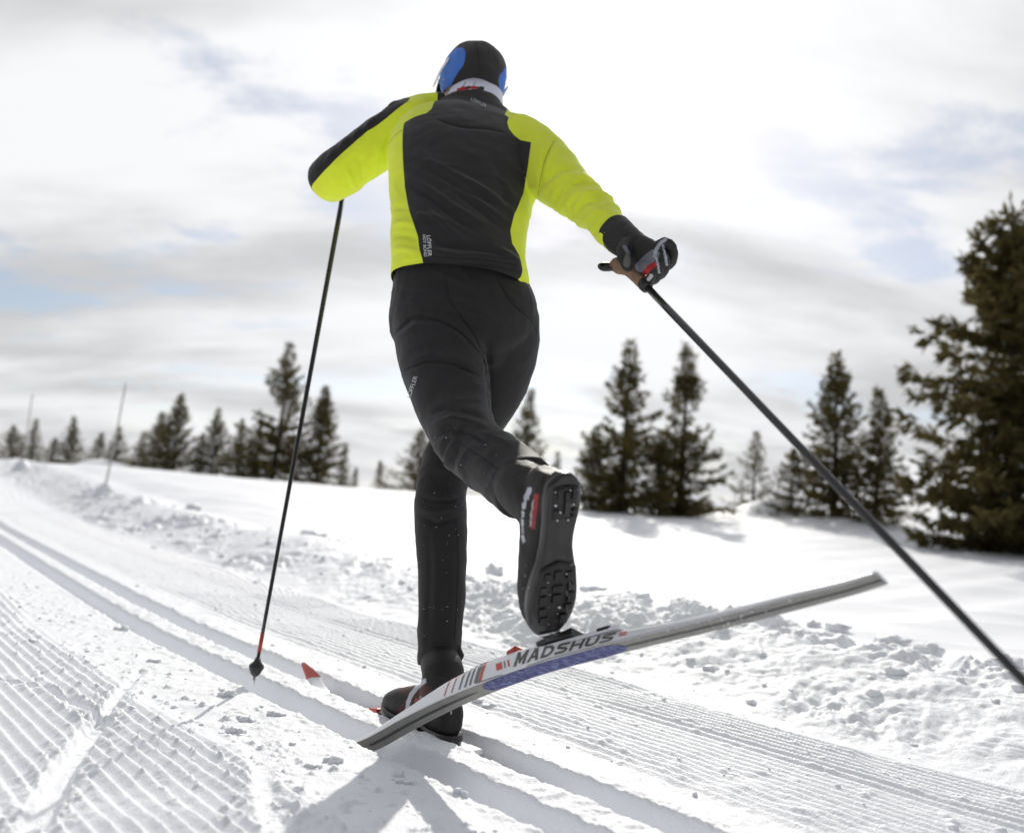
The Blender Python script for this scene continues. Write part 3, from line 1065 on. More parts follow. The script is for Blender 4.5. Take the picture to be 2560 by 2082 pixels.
# --- trousers
tr = MB()
limb(tr, dens(PELVIS, 14), cap=(0.15, 0.7))
limb(tr, dens(LEG_L, 30), cap=(0.6, 0.02))
limb(tr, dens(LEG_R, 34), cap=(0.6, 0.02))
tme = remesh(tr, 0.0046, 7)
ripple(tme, 0.0030, 16, (1, 1, 0.8), 3.0)
crease(tme, 0.0050, (1, 0.2, 0.25), (0, 0.2, 1), 5, 22, 2.0, lambda v: np.exp(-((v[:, 2] - 0.62) / 0.11) ** 2) + 0.25)
crease(tme, 0.0036, (0.9, -0.3, -0.35), (0.3, 0.2, 1), 6, 30, 6.0, lambda v: sstep(0.70, 0.85, v[:, 2]) + np.exp(-((v[:, 2] - 0.14) / 0.07) ** 2))
crease(tme, 0.0028, (0.1, 0.1, 1), (1, 0.3, 0), 3, 26, 9.0, lambda v: 1 - sstep(0.35, 0.5, v[:, 2]))
folds(tme, [
    ([(1215, 860), (1224, 930), (1230, 1000), (1234, 1050)], 9, -8),                                   # between the thighs
    ([(985, 838), (1030, 795), (1090, 800), (1150, 830), (1205, 890)], 4, -3.0),
    ([(990, 850), (1040, 812), (1100, 815), (1160, 850)], 8, 2.6),
    ([(1110, 700), (1130, 760), (1180, 830), (1215, 900)], 4, -2.5),
    ([(1240, 700), (1280, 760), (1330, 800), (1345, 830)], 4, -2.5),
    ([(1005, 930), (1060, 905), (1130, 910), (1200, 940)], 4, -2.6),
    ([(1000, 915), (1070, 890), (1140, 898), (1205, 925)], 8, 2.0),
    ([(1065, 1040), (1110, 1020), (1170, 1030), (1228, 1050)], 6, -4.0),
    ([(1075, 1065), (1130, 1045), (1190, 1058), (1232, 1078)], 8, 4.5),
    ([(1088, 1090), (1130, 1072), (1180, 1085), (1225, 1110)], 5, -5.0),
    ([(1095, 1120), (1120, 1090), (1150, 1075)], 6, 4.0),
    ([(1100, 1150), (1112, 1110), (1128, 1085)], 5, -5.0),
    ([(1112, 1172), (1118, 1135), (1140, 1100)], 6, 4.5),
    ([(1130, 1185), (1132, 1150), (1150, 1112)], 5, -4.5),
    ([(1150, 1200), (1150, 1160), (1172, 1120)], 6, 4.0),
    ([(1160, 1112), (1200, 1140), (1250, 1175), (1290, 1215)], 3, -1.8),
    ([(1180, 1080), (1230, 1090), (1275, 1110)], 6, 3.5),
    ([(1230, 1190), (1250, 1215), (1270, 1250)], 6, 3.0),
    ([(1010, 760), (1060, 770), (1120, 762)], 6, 2.2),
    ([(985, 720), (1030, 735), (1080, 730)], 6, -2.2),
    ([(1045, 1240), (1080, 1252), (1130, 1250), (1165, 1236)], 6, -4.0),
    ([(1040, 1265), (1085, 1280), (1140, 1272)], 7, 3.5),
    ([(1050, 1290), (1095, 1308), (1165, 1285)], 6, -3.0),
    ([(1072, 1330), (1076, 1420), (1072, 1520), (1070, 1620)], 8, -2.2),
    ([(1085, 1340), (1090, 1430), (1086, 1560)], 10, 2.2),
    ([(1050, 1640), (1090, 1652), (1150, 1636)], 6, 3.0),
    ([(1046, 1660), (1090, 1670), (1140, 1660)], 5, -3.0),
])
link('trousers', tme, M_TROUSER, person)
# the flared zip flap at the ankle of the standing leg
fl = MB()
limb(fl, [(1135, 1618, 1.865, 16, .6), (1144, 1640, 1.86, 17, .5), (1140, 1660, 1.86, 10, .5)], k=12)
fl.build('trouser_flap', M_TROUSER, person)

# --- jacket
jk = MB()
limb(jk, dens(TORSO, 34), k=40, cap=(0.04, 0.04))
limb(jk, dens(ARM_L, 20), cap=(0.6, 0.75))
limb(jk, dens(FORE_L, 10), cap=(0.7, 0.3))
limb(jk, dens(ARM_R, 22), cap=(0.6, 0.2))
limb(jk, [(1000, 305, 2.215, 50, .9), (1060, 278, 2.22, 42, .8), (1110, 268, 2.225, 36, .7)], cap=(.6, .6))          # trapezius slopes
limb(jk, [(1355, 372, 2.08, 44, .9), (1300, 335, 2.13, 44, .8), (1240, 305, 2.19, 36, .7)], cap=(.6, .6))
jme = remesh(jk, 0.0048, 7)
ripple(jme, 0.0035, 13, (1, 1, 1.4), 1.0)
crease(jme, 0.0070, (0.86, 0, -0.5), (0.5, 0, 0.86), 4, 20, 1.0, lambda v: (np.abs(v[:, 0] + 0.14) < 0.2) * (1 - sstep(1.30, 1.42, v[:, 2])))
crease(jme, 0.0085, (0.75, 0, 0.66), (0.62, -0.5, -0.6), 5, 24, 4.0, lambda v: sstep(0.02, 0.07, v[:, 0]))
crease(jme, 0.0080, (0.35, 0.2, 0.9), (0.85, 0, -0.4), 5, 22, 7.0, lambda v: 1 - sstep(-0.42, -0.36, v[:, 0]))
folds(jme, [
    ([(1040, 392), (1110, 420), (1180, 460), (1245, 495)], 7, 4.0), ([(1030, 408), (1100, 440), (1170, 480), (1240, 515)], 6, -3.5),
    ([(1021, 444), (1080, 478), (1140, 520), (1209, 561)], 7, 5.0), ([(1022, 462), (1080, 500), (1135, 545), (1190, 580)], 6, -4.5),
    ([(1033, 491), (1080, 535), (1130, 580), (1170, 608)], 7, 4.5), ([(1090, 425), (1160, 470), (1220, 520), (1270, 556)], 6, 3.0),
    ([(1035, 530), (1075, 545), (1110, 552)], 6, 3.5), ([(1120, 470), (1190, 520), (1255, 575)], 6, -3.0),
    ([(1150, 440), (1215, 480), (1285, 530)], 7, 3.0), ([(1060, 600), (1110, 615), (1180, 622), (1250, 640)], 7, -4.0),
    ([(1070, 625), (1140, 640), (1220, 640), (1290, 660)], 9, 6.0), ([(1240, 620), (1275, 640), (1302, 662)], 8, 6.5), ([(1060, 652), (1130, 658), (1230, 664), (1295, 678)], 5, -5.0),
    ([(1230, 380), (1255, 470), (1270, 540)], 10, -2.0), ([(985, 560), (1010, 556), (1035, 560)], 6, 5.0), ([(985, 590), (1010, 588), (1040, 596)], 6, -5.0),
    ([(982, 625), (1010, 622), (1045, 632)], 7, 4.0), ([(985, 520), (1012, 518)], 6, -4.0), ([(1000, 660), (1040, 655), (1058, 650)], 5, -3.0),
    ([(1090, 300), (1150, 318), (1220, 322), (1265, 332)], 4, -2.0),
    ([(1352, 466), (1396, 424), (1446, 419)], 7, -5.0), ([(1358, 480), (1410, 440), (1460, 440)], 7, 4.5), ([(1380, 505), (1430, 458), (1480, 455)], 6, -4.5),
    ([(1405, 525), (1440, 485), (1500, 480)], 7, 5.0), ([(1425, 545), (1460, 505), (1515, 500)], 6, -4.5), ([(1450, 565), (1490, 528), (1540, 530)], 7, 4.0), ([(1475, 590), (1510, 555), (1550, 545)], 5, -3.5),
    ([(1385, 350), (1360, 400), (1350, 450), (1343, 492)], 5, -6.0), ([(1395, 365), (1372, 405), (1358, 450)], 8, 4.0),
    ([(975, 330), (962, 370), (964, 420)], 5, -5.0), ([(950, 350), (940, 395), (938, 435)], 7, 3.0), ([(900, 400), (905, 440), (915, 455)], 6, -4.0), ([(865, 420), (880, 455), (890, 475)], 6, 4.0),
    ([(830, 425), (815, 470), (812, 500)], 7, -2.5), ([(930, 300), (915, 325)], 6, 5), ([(900, 325), (885, 345)], 6, 5), ([(865, 350), (850, 375)], 6, 5), ([(830, 385), (818, 405)], 6, 5),
])
bm = bmesh.new()
bm.from_mesh(jme)
hl, hr, hb_ = P(978, 702, 1.94), P(1321, 733, 1.94), P(1170, 660, 1.815)
hn = nrm(np.cross(hr - hl, hb_ - hl))
hn = hn if hn[2] > 0 else -hn
bmesh.ops.bisect_plane(bm, geom=bm.verts[:] + bm.edges[:] + bm.faces[:], plane_co=Vector(hl), plane_no=Vector(hn), clear_inner=True)
bm.to_mesh(jme)
bm.free()
v, n = vget(jme), vnor(jme)


def xz(poly, d):
    """garment-pattern outline laid on the back of the wearer, as x-z metres"""
    return [(P(u, w, d(u, w))[0], P(u, w, d(u, w))[2]) for u, w in poly]


def back_d(u, w):
    return np.interp(w, [230, 300, 400, 520, 640, 720], [2.17, 2.09, 2.00, 1.91, 1.84, 1.82])


BACK = xz([(1092, 200), (1091, 240), (1088, 270), (1082, 291), (1070, 302), (1040, 309), (1013, 318), (1010, 345), (1009, 373), (1010, 420), (1013, 471), (1018, 502), (1024, 530), (1035, 562), (1045, 592), (1049, 625), (1055, 645), (1060, 668), (1060, 760),
           (1290, 760), (1292, 690), (1304, 676), (1308, 660), (1299, 626), (1281, 602), (1276, 570), (1286, 528), (1298, 500), (1309, 470), (1320, 415), (1327, 367), (1300, 355), (1284, 342), (1272, 328), (1268, 312), (1272, 297), (1262, 288), (1275, 230), (1240, 200)], back_d)
ARMTOP = xz([(1030, 245), (1023, 262), (972, 304), (914, 345), (860, 392), (828, 422), (796, 446), (765, 462), (740, 475), (740, 330), (960, 220)], lambda u, w: 2.18)


def pdist(poly):
    closed = poly + [poly[0]]
    d = seg_dist(v[:, 0], v[:, 2], closed)
    return np.where(inside(v[:, 0], v[:, 2], poly), d, -d)


side = n[:, 1] < 0.25
pan = np.where(side, pdist(BACK), -0.02)
arm = (v[:, 0] < P(1023, 300, 2.2)[0])
pan = np.maximum(pan, np.where(arm, pdist(ARMTOP), -0.02))
pan = np.maximum(pan, np.where(v[:, 0] > P(1340, 360, 2.1)[0], (n @ nrm([0.45, 0.62, 0.64]) - 0.80) * 0.05, -0.02))
collar = (v - P(1172, 300, 2.22)) @ nrm(P(1171, 230, 2.25) - P(1173, 290, 2.21))
pan = np.maximum(pan, np.where(np.linalg.norm((v - P(1172, 262, 2.24))[:, :2], axis=1) < 0.092, collar, -0.02))
fattr(jme, 'panel', np.clip(pan, -0.02, 0.02))
link('jacket', jme, M_JACKET, person)

# --- hat, gaiter, glasses
prof = [(0.0885, 0.010), (0.0865, 0.040), (0.079, 0.060), (0.064, 0.075), (0.045, 0.085), (0.022, 0.091), (0.0, 0.093), (-0.020, 0.093), (-0.038, 0.0905), (-0.054, 0.087), (-0.068, 0.083), (-0.074, 0.081), (-0.073, 0.075)]
hs = []
an = np.linspace(0, 2 * np.pi, 72, endpoint=False)
for h, rad in prof:
    ear = 1 + 0.03 * np.exp(-((np.abs(np.cos(an)) - 1) / 0.04) ** 2) * math.exp(-((h + 0.035) / 0.03) ** 2)
    front = np.clip(np.sin(an), 0, 1)
    drop = h + max(0.0, min(1.0, (-h - 0.01) / 0.06)) * (0.040 * front + 0.034 * np.clip(-np.sin(an), 0, 1) ** 2)   # longer over the ears than at brow and nape
    hs.append(HEAD + (np.cos(an) * rad * 0.985 * ear)[:, None] * h_r + (np.sin(an) * rad * 1.14)[:, None] * h_f + np.outer(drop, h_u) * np.ones((72, 1)))
hb = MB().rings(hs, cap0=True, cap1=False)
hme = hb.mesh('hat')
o_ = bpy.data.objects.new('tmp', hme)
col.objects.link(o_)
md = o_.modifiers.new('s', 'SUBSURF')
md.levels = md.render_levels = 2
hme2 = bpy.data.meshes.new_from_object(o_.evaluated_get(bpy.context.evaluated_depsgraph_get()))
bpy.data.objects.remove(o_)
ripple(hme2, 0.0036, 22, (1, 1, 1), 5.0)
crease(hme2, 0.0030, (0.9, 0, -0.3), (0.2, 0, 1), 5, 30, 3.0, lambda v: 1 - sstep(HEAD[2] - 0.02, HEAD[2] + 0.02, v[:, 2]))
v = vget(hme2)
hd = lambda u, w: 2.20
EAR_L = xz([(1142, 110), (1154, 116), (1162, 126), (1164, 140), (1163, 160), (1159, 174), (1148, 184), (1140, 196), (1129, 208), (1122, 214), (1050, 225), (1050, 105)], hd)
EAR_R = xz([(1263, 150), (1258, 168), (1250, 182), (1246, 195), (1249, 212), (1250, 232), (1246, 246), (1256, 262), (1300, 262), (1300, 150)], hd)
back = (v - HEAD) @ h_f < 0.06
fattr(hme2, 'panel', np.clip(np.where(back, np.maximum(pdist(EAR_L), pdist(EAR_R)), -0.01), -0.01, 0.01))
link('hat', hme2, M_HAT, person)

ng = MB()
limb(ng, [(1190, 200, 2.285, 66, 1.0), (1190, 218, 2.285, 64, 1.0), (1190, 240, 2.272, 67, 1.0), (1186, 266, 2.255, 72, .98), (1180, 298, 2.232, 75, .92)], k=36, cap=(0.05, 0.05))
gme = remesh(ng, 0.003, 4)
ripple(gme, 0.002, 30, seed=2.0)
v = vget(gme)
pu, pv, _ = proj(v)
cg = np.tile(np.array([0.66, 0.66, 0.78]), (len(v), 1))
for poly, w, c in (([(1147, 226), (1160, 221), (1166, 222)], 5, (0.45, 0.02, 0.03)), ([(1172, 219), (1190, 219), (1198, 222)], 3.5, (0.42, 0.02, 0.03)), ([(1198, 222), (1206, 222)], 5, (0.03, 0.03, 0.03)),
                   ([(1166, 220), (1173, 219)], 3, (0.03, 0.03, 0.03)), ([(1164, 206), (1158, 216)], 1.3, (0.25, 0.25, 0.3)), ([(1188, 205), (1184, 216)], 1.3, (0.25, 0.25, 0.3)), ([(1242, 268), (1248, 278)], 6, (0.45, 0.02, 0.03)), ([(1200, 226), (1199, 234)], 2, (0.1, 0.1, 0.1))):
    cg[seg_dist(pu, pv, poly) < w] = c
cattr(gme, 'Col', cg)
link('neck_gaiter', gme, M_PAINT, person)
gl = None
for sd in (-1, 1):
    sg_ = MB()
    sg_.tube(qspline([HP(sd * 0.0935, -0.034, 0.004), HP(sd * 0.0955, 0.01, -0.016), HP(sd * 0.090, 0.05, -0.023), HP(sd * 0.082, 0.098, -0.022)], 12), [0.0022] + [0.003] * 10 + [0.002], k=8, ratio=1.6)
    o_ = sg_.build('temple', material('white_frame', (0.75, 0.75, 0.78), 0.3), None)
    if gl is None:
        gl = bpy.data.objects.new('sunglasses', None)
        col.objects.link(gl)
        gl.parent = person
        gl.matrix_parent_inverse = Matrix.Translation(person.location).inverted()
    o_.parent = gl
ln = MB()
an = np.linspace(-1.15, 1.15, 15)
ln.rings([np.array([HP(math.sin(a) * 0.082, math.cos(a) * 0.045 + 0.068, h) for a in an] + [HP(math.sin(a) * 0.080, math.cos(a) * 0.043 + 0.067, h) for a in an[::-1]]) for h in (-0.045, -0.03, -0.012, 0.0)])
o_ = ln.build('lens', material('dark_lens', (0.02, 0.02, 0.025), 0.08), None)
o_.parent = gl
cd = MB()
cd.tube(qspline([HP(-0.092, -0.02, -0.03), P(1102, 196, 2.245), P(1094, 212, 2.24), P(1091, 226, 2.235), P(1093, 240, 2.23), P(1104, 252, 2.22)], 24), 0.0011, k=6)
cd.build('earphone_cord', material('cord', (0.30, 0.26, 0.25), 0.5), person)


# --- boots
def boot_frame(heel, toe, down):
    x = nrm(np.asarray(toe) - heel)
    z = -nrm(np.asarray(down) - x * np.dot(down, x))
    return np.asarray(heel, float), x, np.cross(z, x), z


def make_boot(fr, shaft_to, strokes, lugs=True, shaft_r=0.047):
    o, X, Y, Z = fr
    L = lambda a, b, c: o + X * a + Y * b + Z * c
    root = bpy.data.objects.new('boot', None)
    up = MB()
    a = np.linspace(0, 2 * np.pi, 28, endpoint=False)
    rs = []
    for x_, zc_, hw, hz in qspline([(0.004, .044, .018, .030), (0.014, .047, .029, .042), (0.045, .052, .0345, .049), (0.09, .054, .0355, .052), (0.13, .050, .038, .047), (0.17, .043, .043, .040), (0.21, .037, .046, .034), (0.245, .032, .042, .028), (0.27, .028, .032, .022), (0.283, .026, .018, .014)], 26):
        sa = np.sin(a)
        sa = np.where(sa < 0, np.sign(sa) * np.abs(sa) ** 0.55, sa)
        rs.append(np.array([L(x_, hw * math.cos(q), zc_ + hz * w) for q, w in zip(a, sa)]))
    up.rings(rs)
    ank = L(0.072, 0, 0.075)
    mid = L(0.066, 0, 0.125)
    pts = qspline([L(0.076, 0, 0.04), ank, mid, mid * 0.45 + np.asarray(shaft_to) * 0.55, shaft_to], 16)
    up.tube(pts, [0.040, 0.042, 0.044, 0.046, 0.047] + list(np.linspace(0.048, shaft_r, 11)), k=24, up=X)
    me = remesh(up, 0.0034, 8)
    ripple(me, 0.0018, 34, seed=4.0)
    v = vget(me)
    nn = vnor(me)
    pu, pv, _ = proj(v)
    cg = np.tile(np.array([0.010, 0.0085, 0.0085]), (len(v), 1))
    vis = ((v - C) * nn).sum(1) < 0
    for poly, w, c in strokes:
        cg[(seg_dist(pu, pv, poly) < w) & vis] = c
    cattr(me, 'Col', cg)
    b = link('boot', me, material('boot_leather', (0.02, 0.02, 0.02), 0.6, attr=('Col',), bump=(400.0, 0.25, 0.001), spec=0.4), person)
    # moulded sole
    HW = [(-0.006, .010), (0.000, .020), (0.014, .030), (0.045, .0340), (0.09, .0305), (0.125, .0310), (0.165, .0390), (0.205, .0465), (0.240, .0455), (0.268, .036), (0.286, .022), (0.295, .009)]
    HWd = qspline([(x_, w, 0) for x_, w in HW], 40)

    def slab(x0, x1, z0, z1, inset=0.0, cut=0.0):
        q = [(x_, w - inset) for x_, w, _ in HWd if x0 <= x_ <= x1 and w > inset + 0.003]
        m_ = MB()
        rs_ = []
        for i, (x_, w) in enumerate(q):
            e = 0.0034
            k = [(-w, z1), (-w - 0.0005, (z0 + z1) / 2), (-w + e, z0 + e * 0.4), (-w + 2.2 * e, z0), (0, z0), (w - 2.2 * e, z0), (w - e, z0 + e * 0.4), (w + 0.0005, (z0 + z1) / 2), (w, z1), (0, z1)]
            bow = 0.010 * max(0, (x_ - 0.2) / 0.09) ** 2 + (0.004 * math.exp(-((x_ - 0.115) / 0.03) ** 2))
            rs_.append(np.array([L(x_ + cut * (1 - (yy / 0.045) ** 2), yy, zz + bow) for yy, zz in k]))
        return m_.rings(rs_)
    sole = slab(-0.01, 0.3, -0.010, 0.012).build('sole', M_SOLE, None)
    sole.parent = b
    hp = slab(0.012, 0.080, -0.0132, -0.006, 0.0075, cut=-0.006).build('heel_pad', M_RUBBER, None)
    hp.parent = b
    fp = slab(0.160, 0.286, -0.0132, -0.006, 0.005, cut=-0.022).build('forefoot_pad', M_RUBBER, None)
    fp.parent = b
    if lugs:
        lug = None
        for x_, y_, sx, sy, mt in ((0.026, -.014, .010, .0045, 0), (0.026, .014, .010, .0045, 0), (0.050, -.002, .012, .0050, 1), (0.030, 0.0, .008, .0045, 0), (0.060, -.018, .008, .0045, 0), (0.060, .018, .008, .0045, 0),
                                   (0.170, 0.002, .008, .007, 0), (0.172, .022, .007, .006, 0), (0.172, -.022, .007, .006, 0), (0.194, 0.0, .0055, .0100, 1), (0.194, .027, .0055, .0060, 1), (0.194, -.026, .0055, .0058, 1),
                                   (0.213, 0.0, .008, .0085, 0), (0.213, .027, .008, .0065, 0), (0.213, -.028, .009, .0065, 0), (0.235, .025, .007, .006, 0), (0.232, -.026, .006, .007, 1), (0.254, .019, .008, .007, 0), (0.254, -.020, .008, .007, 0)):
            bow = 0.010 * max(0, (x_ - 0.2) / 0.09) ** 2
            m_ = MB().box(L(x_, y_, -0.0145 + bow), X * sx, Y * sy, Z * 0.0028)
            lo = m_.build('tread_lug', M_SOLE if mt else M_RUBBER, None, False, bevel=0.0012)
            lo.parent = b
    if lugs:
        rq = np.random.default_rng(21)
        vv, ff, nb_ = [], [], 0
        for _ in range(26):
            xq = rq.choice([rq.uniform(0.165, 0.27), rq.uniform(0.02, 0.075)])
            v_, f_ = lump_mesh(rq.integers(6), 1)
            vv.append(v_ * rq.uniform(0.0008, 0.0024) * rq.uniform(0.6, 1.3, 3) + L(xq, rq.uniform(-0.024, 0.024), -0.0136 + 0.010 * max(0, (xq - 0.2) / 0.09) ** 2))
            ff.append(f_ + nb_)
            nb_ += len(v_)
        ps = link('packed_snow', npmesh('packed_snow', np.concatenate(vv), np.concatenate(ff)), M_SNOWLUMP)
        ps.parent = b
        ps['kind'] = 'stuff'
    bar = MB()
    bar.tube([L(0.283, -0.020, -0.004), L(0.283, 0.020, -0.004)], 0.0025, k=8)
    o_ = bar.build('toe_bar', M_METAL, None)
    o_.parent = b
    return b


WHT, RED, DRED = (0.50, 0.51, 0.56), (0.30, 0.025, 0.025), (0.055, 0.013, 0.011)
heelR, toeR = np.array([-0.068, 1.808, -0.006]), np.array([-0.232, 2.023, -0.006])
make_boot(boot_frame(heelR, toeR, np.array([0, 0, -1.0])), P(1098, 1640, 1.885), [
    ([(1005, 1700), (1060, 1740), (1010, 1790)], 26, DRED),
    ([(1060, 1702), (1044, 1716), (1028, 1735), (1020, 1756), (1018, 1778)], 5.5, WHT), ([(1052, 1692), (1043, 1700)], 4, (0.3, 0.3, 0.32)),
    ([(1043, 1752), (1056, 1756)], 7, (0.30, 0.07, 0.05)), ([(1050, 1743), (1075, 1748)], 3.0, (0.22, 0.21, 0.2)),
    ([(1109, 1782), (1113, 1772), (1118, 1768)], 1.8, WHT), ([(1118, 1768), (1124, 1773), (1128, 1782)], 1.8, WHT)], lugs=False)
heelL, toeL = P(1411, 1190, 1.315), P(1369, 1604, 1.385)
xl = nrm(toeL - heelL)
tocam = nrm(C - (heelL + toeL) / 2)
tocam = nrm(tocam - xl * (tocam @ xl))
rightw = np.cross(tocam, xl)
rightw = rightw if rightw[0] > 0 else -rightw
downL = math.cos(RAD(33)) * tocam + math.sin(RAD(33)) * rightw
make_boot(boot_frame(heelL, toeL, downL), P(1300, 1210, 1.47), [
    ([(1341, 1238), (1335, 1285), (1332, 1315)], 6, RED), ([(1333, 1250), (1328, 1285), (1326, 1315)], 2.0, (0.35, 0.35, 0.37)),
    ([(1324, 1222), (1315, 1246)], 6, WHT), ([(1311, 1258), (1309, 1268)], 4.5, WHT), ([(1307, 1281), (1307, 1291)], 3.0, WHT), ([(1306, 1300), (1306, 1313)], 3.0, WHT), ([(1306, 1322), (1307, 1330)], 3.0, (0.3, 0.3, 0.3)), ([(1307, 1340), (1309, 1352)], 4, WHT),
    ([(1372, 1196), (1392, 1189), (1420, 1186)], 5, (0.12, 0.07, 0.06))], shaft_r=0.053)

# --- gloves
def glove(strokes_only=False):
    g = MB()
    limb(g, [(1537, 580, 1.710, 45, .98), (1554, 596, 1.685, 44, .95), (1574, 612, 1.66, 41, .9), (1592, 624, 1.64, 39, .8)], cap=(0.05, 0.5))
    limb(g, [(1580, 618, 1.65, 40, .75), (1606, 636, 1.625, 44, .58), (1632, 650, 1.605, 42, .5)], cap=(0.6, 0.6))
    limb(g, [(1625, 640, 1.615, 32, .5), (1652, 636, 1.62, 26, .5), (1666, 646, 1.635, 18, .6)], cap=(0.5, 0.6))
    for pts, rad in (([(1640, 618, 1.61), (1661, 606, 1.60), (1677, 616, 1.60), (1682, 640, 1.615), (1674, 662, 1.65), (1655, 670, 1.675)], [14, 14, 13.5, 13, 12.5, 11]),
                     ([(1634, 634, 1.605), (1650, 632, 1.592), (1661, 648, 1.592), (1661, 672, 1.61), (1650, 688, 1.645), (1634, 690, 1.67)], [14, 14, 13.5, 13, 12.5, 11]),
                     ([(1622, 650, 1.60), (1637, 652, 1.587), (1646, 668, 1.587), (1643, 690, 1.605), (1630, 702, 1.64), (1616, 700, 1.66)], [13.5, 13.5, 13, 12.5, 12, 10.5]),
                     ([(1608, 664, 1.60), (1622, 670, 1.585), (1628, 686, 1.587), (1622, 701, 1.605), (1610, 707, 1.63), (1600, 702, 1.65)], [12.5, 12.5, 12, 11.5, 11, 10]),
                     ([(1566, 606, 1.635), (1556, 628, 1.61), (1560, 650, 1.595), (1570, 668, 1.59)], [17, 16, 15, 13])):
        q = qspline([P(*p) for p in pts], 14)
        r_ = np.interp(np.linspace(0, 1, 14), np.linspace(0, 1, len(rad)), rad) * 1.6 / FPX
        tan = nrm(q[-1] - q[-2])
        q = np.concatenate([q, [q[-1] + tan * r_[-1] * 0.6, q[-1] + tan * r_[-1] * 0.95]])
        g.tube(q, list(r_) + [r_[-1] * 0.75, r_[-1] * 0.3], k=14)
    me = remesh(g, 0.0021, 3)
    ripple(me, 0.0012, 60, seed=8.0)
    v, nn = vget(me), vnor(me)
    pu, pv, _ = proj(v)
    cg = np.tile(np.array([0.020, 0.018, 0.018]), (len(v), 1))
    vis = ((v - C) * nn).sum(1) < 0
    GR, LG = (0.15, 0.155, 0.18), (0.36, 0.37, 0.43)
    for poly, w, c in (([(1600, 668), (1618, 650), (1636, 636)], 13, GR), ([(1561, 617), (1570, 630), (1572, 642)], 4.5, GR), ([(1569, 645), (1567, 660)], 8.5, (0.11, 0.11, 0.105)),
                       ([(1636, 640), (1640, 625), (1652, 606), (1664, 599)], 4.5, LG), ([(1657, 612), (1664, 640), (1667, 662)], 2.8, LG), ([(1640, 640), (1645, 662), (1648, 682)], 2.8, LG),
                       ([(1636, 662), (1622, 670), (1611, 686)], 7.0, (0.36, 0.02, 0.02)), ([(1628, 690), (1622, 698)], 5.0, (0.45, 0.46, 0.46))):
        cg[(seg_dist(pu, pv, poly) < w) & vis] = c
    cattr(me, 'Col', cg)
    return me


GRIP_R, AXIS_R = P(1590, 690, 1.625), nrm(P(2560, 1702, 0.86) - P(1614, 714, 1.61))
gmr = glove()
link('glove', gmr, M_PAINT, person)
# left glove: the mirrored hand closed on the other pole
POLE_L_TOP, POLE_L_TIP = P(878, 376, 2.47), G(632, 1716, -0.004)
AXIS_L = nrm(POLE_L_TIP - POLE_L_TOP)
GRIP_L = POLE_L_TOP + AXIS_L * 0.125
gml = gmr.copy()
v = vget(gml) - GRIP_R
fore_r = nrm(P(1535, 578, 1.712) - P(1592, 624, 1.64))
def frame_of(ax, fo):
    f = nrm(fo - ax * (fo @ ax))
    return np.stack([ax, f, np.cross(ax, f)], 1)
A_ = frame_of(AXIS_R, fore_r)
B_ = frame_of(AXIS_L, nrm(P(840, 446, 2.31) - P(866, 432, 2.44)))
loc = v @ A_
loc[:, 2] *= -1
vset(gml, (loc * 0.78) @ B_.T + GRIP_L)
gml.flip_normals()
link('glove', gml, M_PAINT, person)


# --- printed words on the clothes
def text_mesh(body, size, shear=0.0, bold=0.0, space=1.0):
    cu = bpy.data.curves.new('t', 'FONT')
    cu.body = body
    cu.size = size
    cu.shear = shear
    cu.offset = bold
    cu.space_character = space
    cu.align_x, cu.align_y = 'CENTER', 'CENTER'
    o = bpy.data.objects.new('t', cu)
    col.objects.link(o)
    me = bpy.data.meshes.new_from_object(o.evaluated_get(bpy.context.evaluated_depsgraph_get()))
    bpy.data.objects.remove(o)
    bpy.data.curves.remove(cu)
    bm = bmesh.new()
    bm.from_mesh(me)
    bmesh.ops.triangulate(bm, faces=bm.faces)
    bmesh.ops.subdivide_edges(bm, edges=[e for e in bm.edges if e.calc_length() > size * 0.35], cuts=1)
    bm.to_mesh(me)
    bm.free()
    return me


def cloth_print(name, body, target, u, w, d, size, ang, mat, squash=1.0, **kw):
    """lettering laid on the cloth at one spot"""
    me = text_mesh(body, size, **kw)
    v = vget(me)
    bv = BVHTree.FromPolygons([q.co for q in target.vertices], [p.vertices for p in target.polygons])
    o0 = P(u, w, d)
    ca, sa = math.cos(ang), math.sin(ang)
    e1, e2 = R * ca + U * sa, (-R * sa + U * ca)
    out = []
    for q in v:
        p = o0 + e1 * q[0] + e2 * q[1] * squash
        dr = nrm(p - C)
        hit = bv.ray_cast(Vector(C), Vector(dr))
        out.append(np.array(hit[0]) + np.array(hit[1]) * 0.0012 if hit[0] is not None else p)
    vset(me, np.array(out))
    return link(name, me, mat, person, False)


def cloth_seam(target, poly, mat, r_=0.0009):
    """a stitched seam: a thin cord pressed into the cloth along a line"""
    bv = BVHTree.FromPolygons([q.co for q in target.vertices], [p.vertices for p in target.polygons])
    pts = qspline([(a, b, 0) for a, b in poly], 30)
    out = []
    for a, b, _ in pts:
        hit = bv.ray_cast(Vector(C), Vector(nrm(P(a, b, 1.0) - C)))
        if hit[0] is not None:
            out.append(np.array(hit[0]) + np.array(hit[1]) * r_ * 0.2)
    keep = [out[0]]
    for q in out[1:]:
        if np.linalg.norm(q - keep[-1]) < 0.06:
            keep.append(q)
    if len(keep) > 3:
        MB().tube(keep, r_, k=6).build('seam', mat, person)


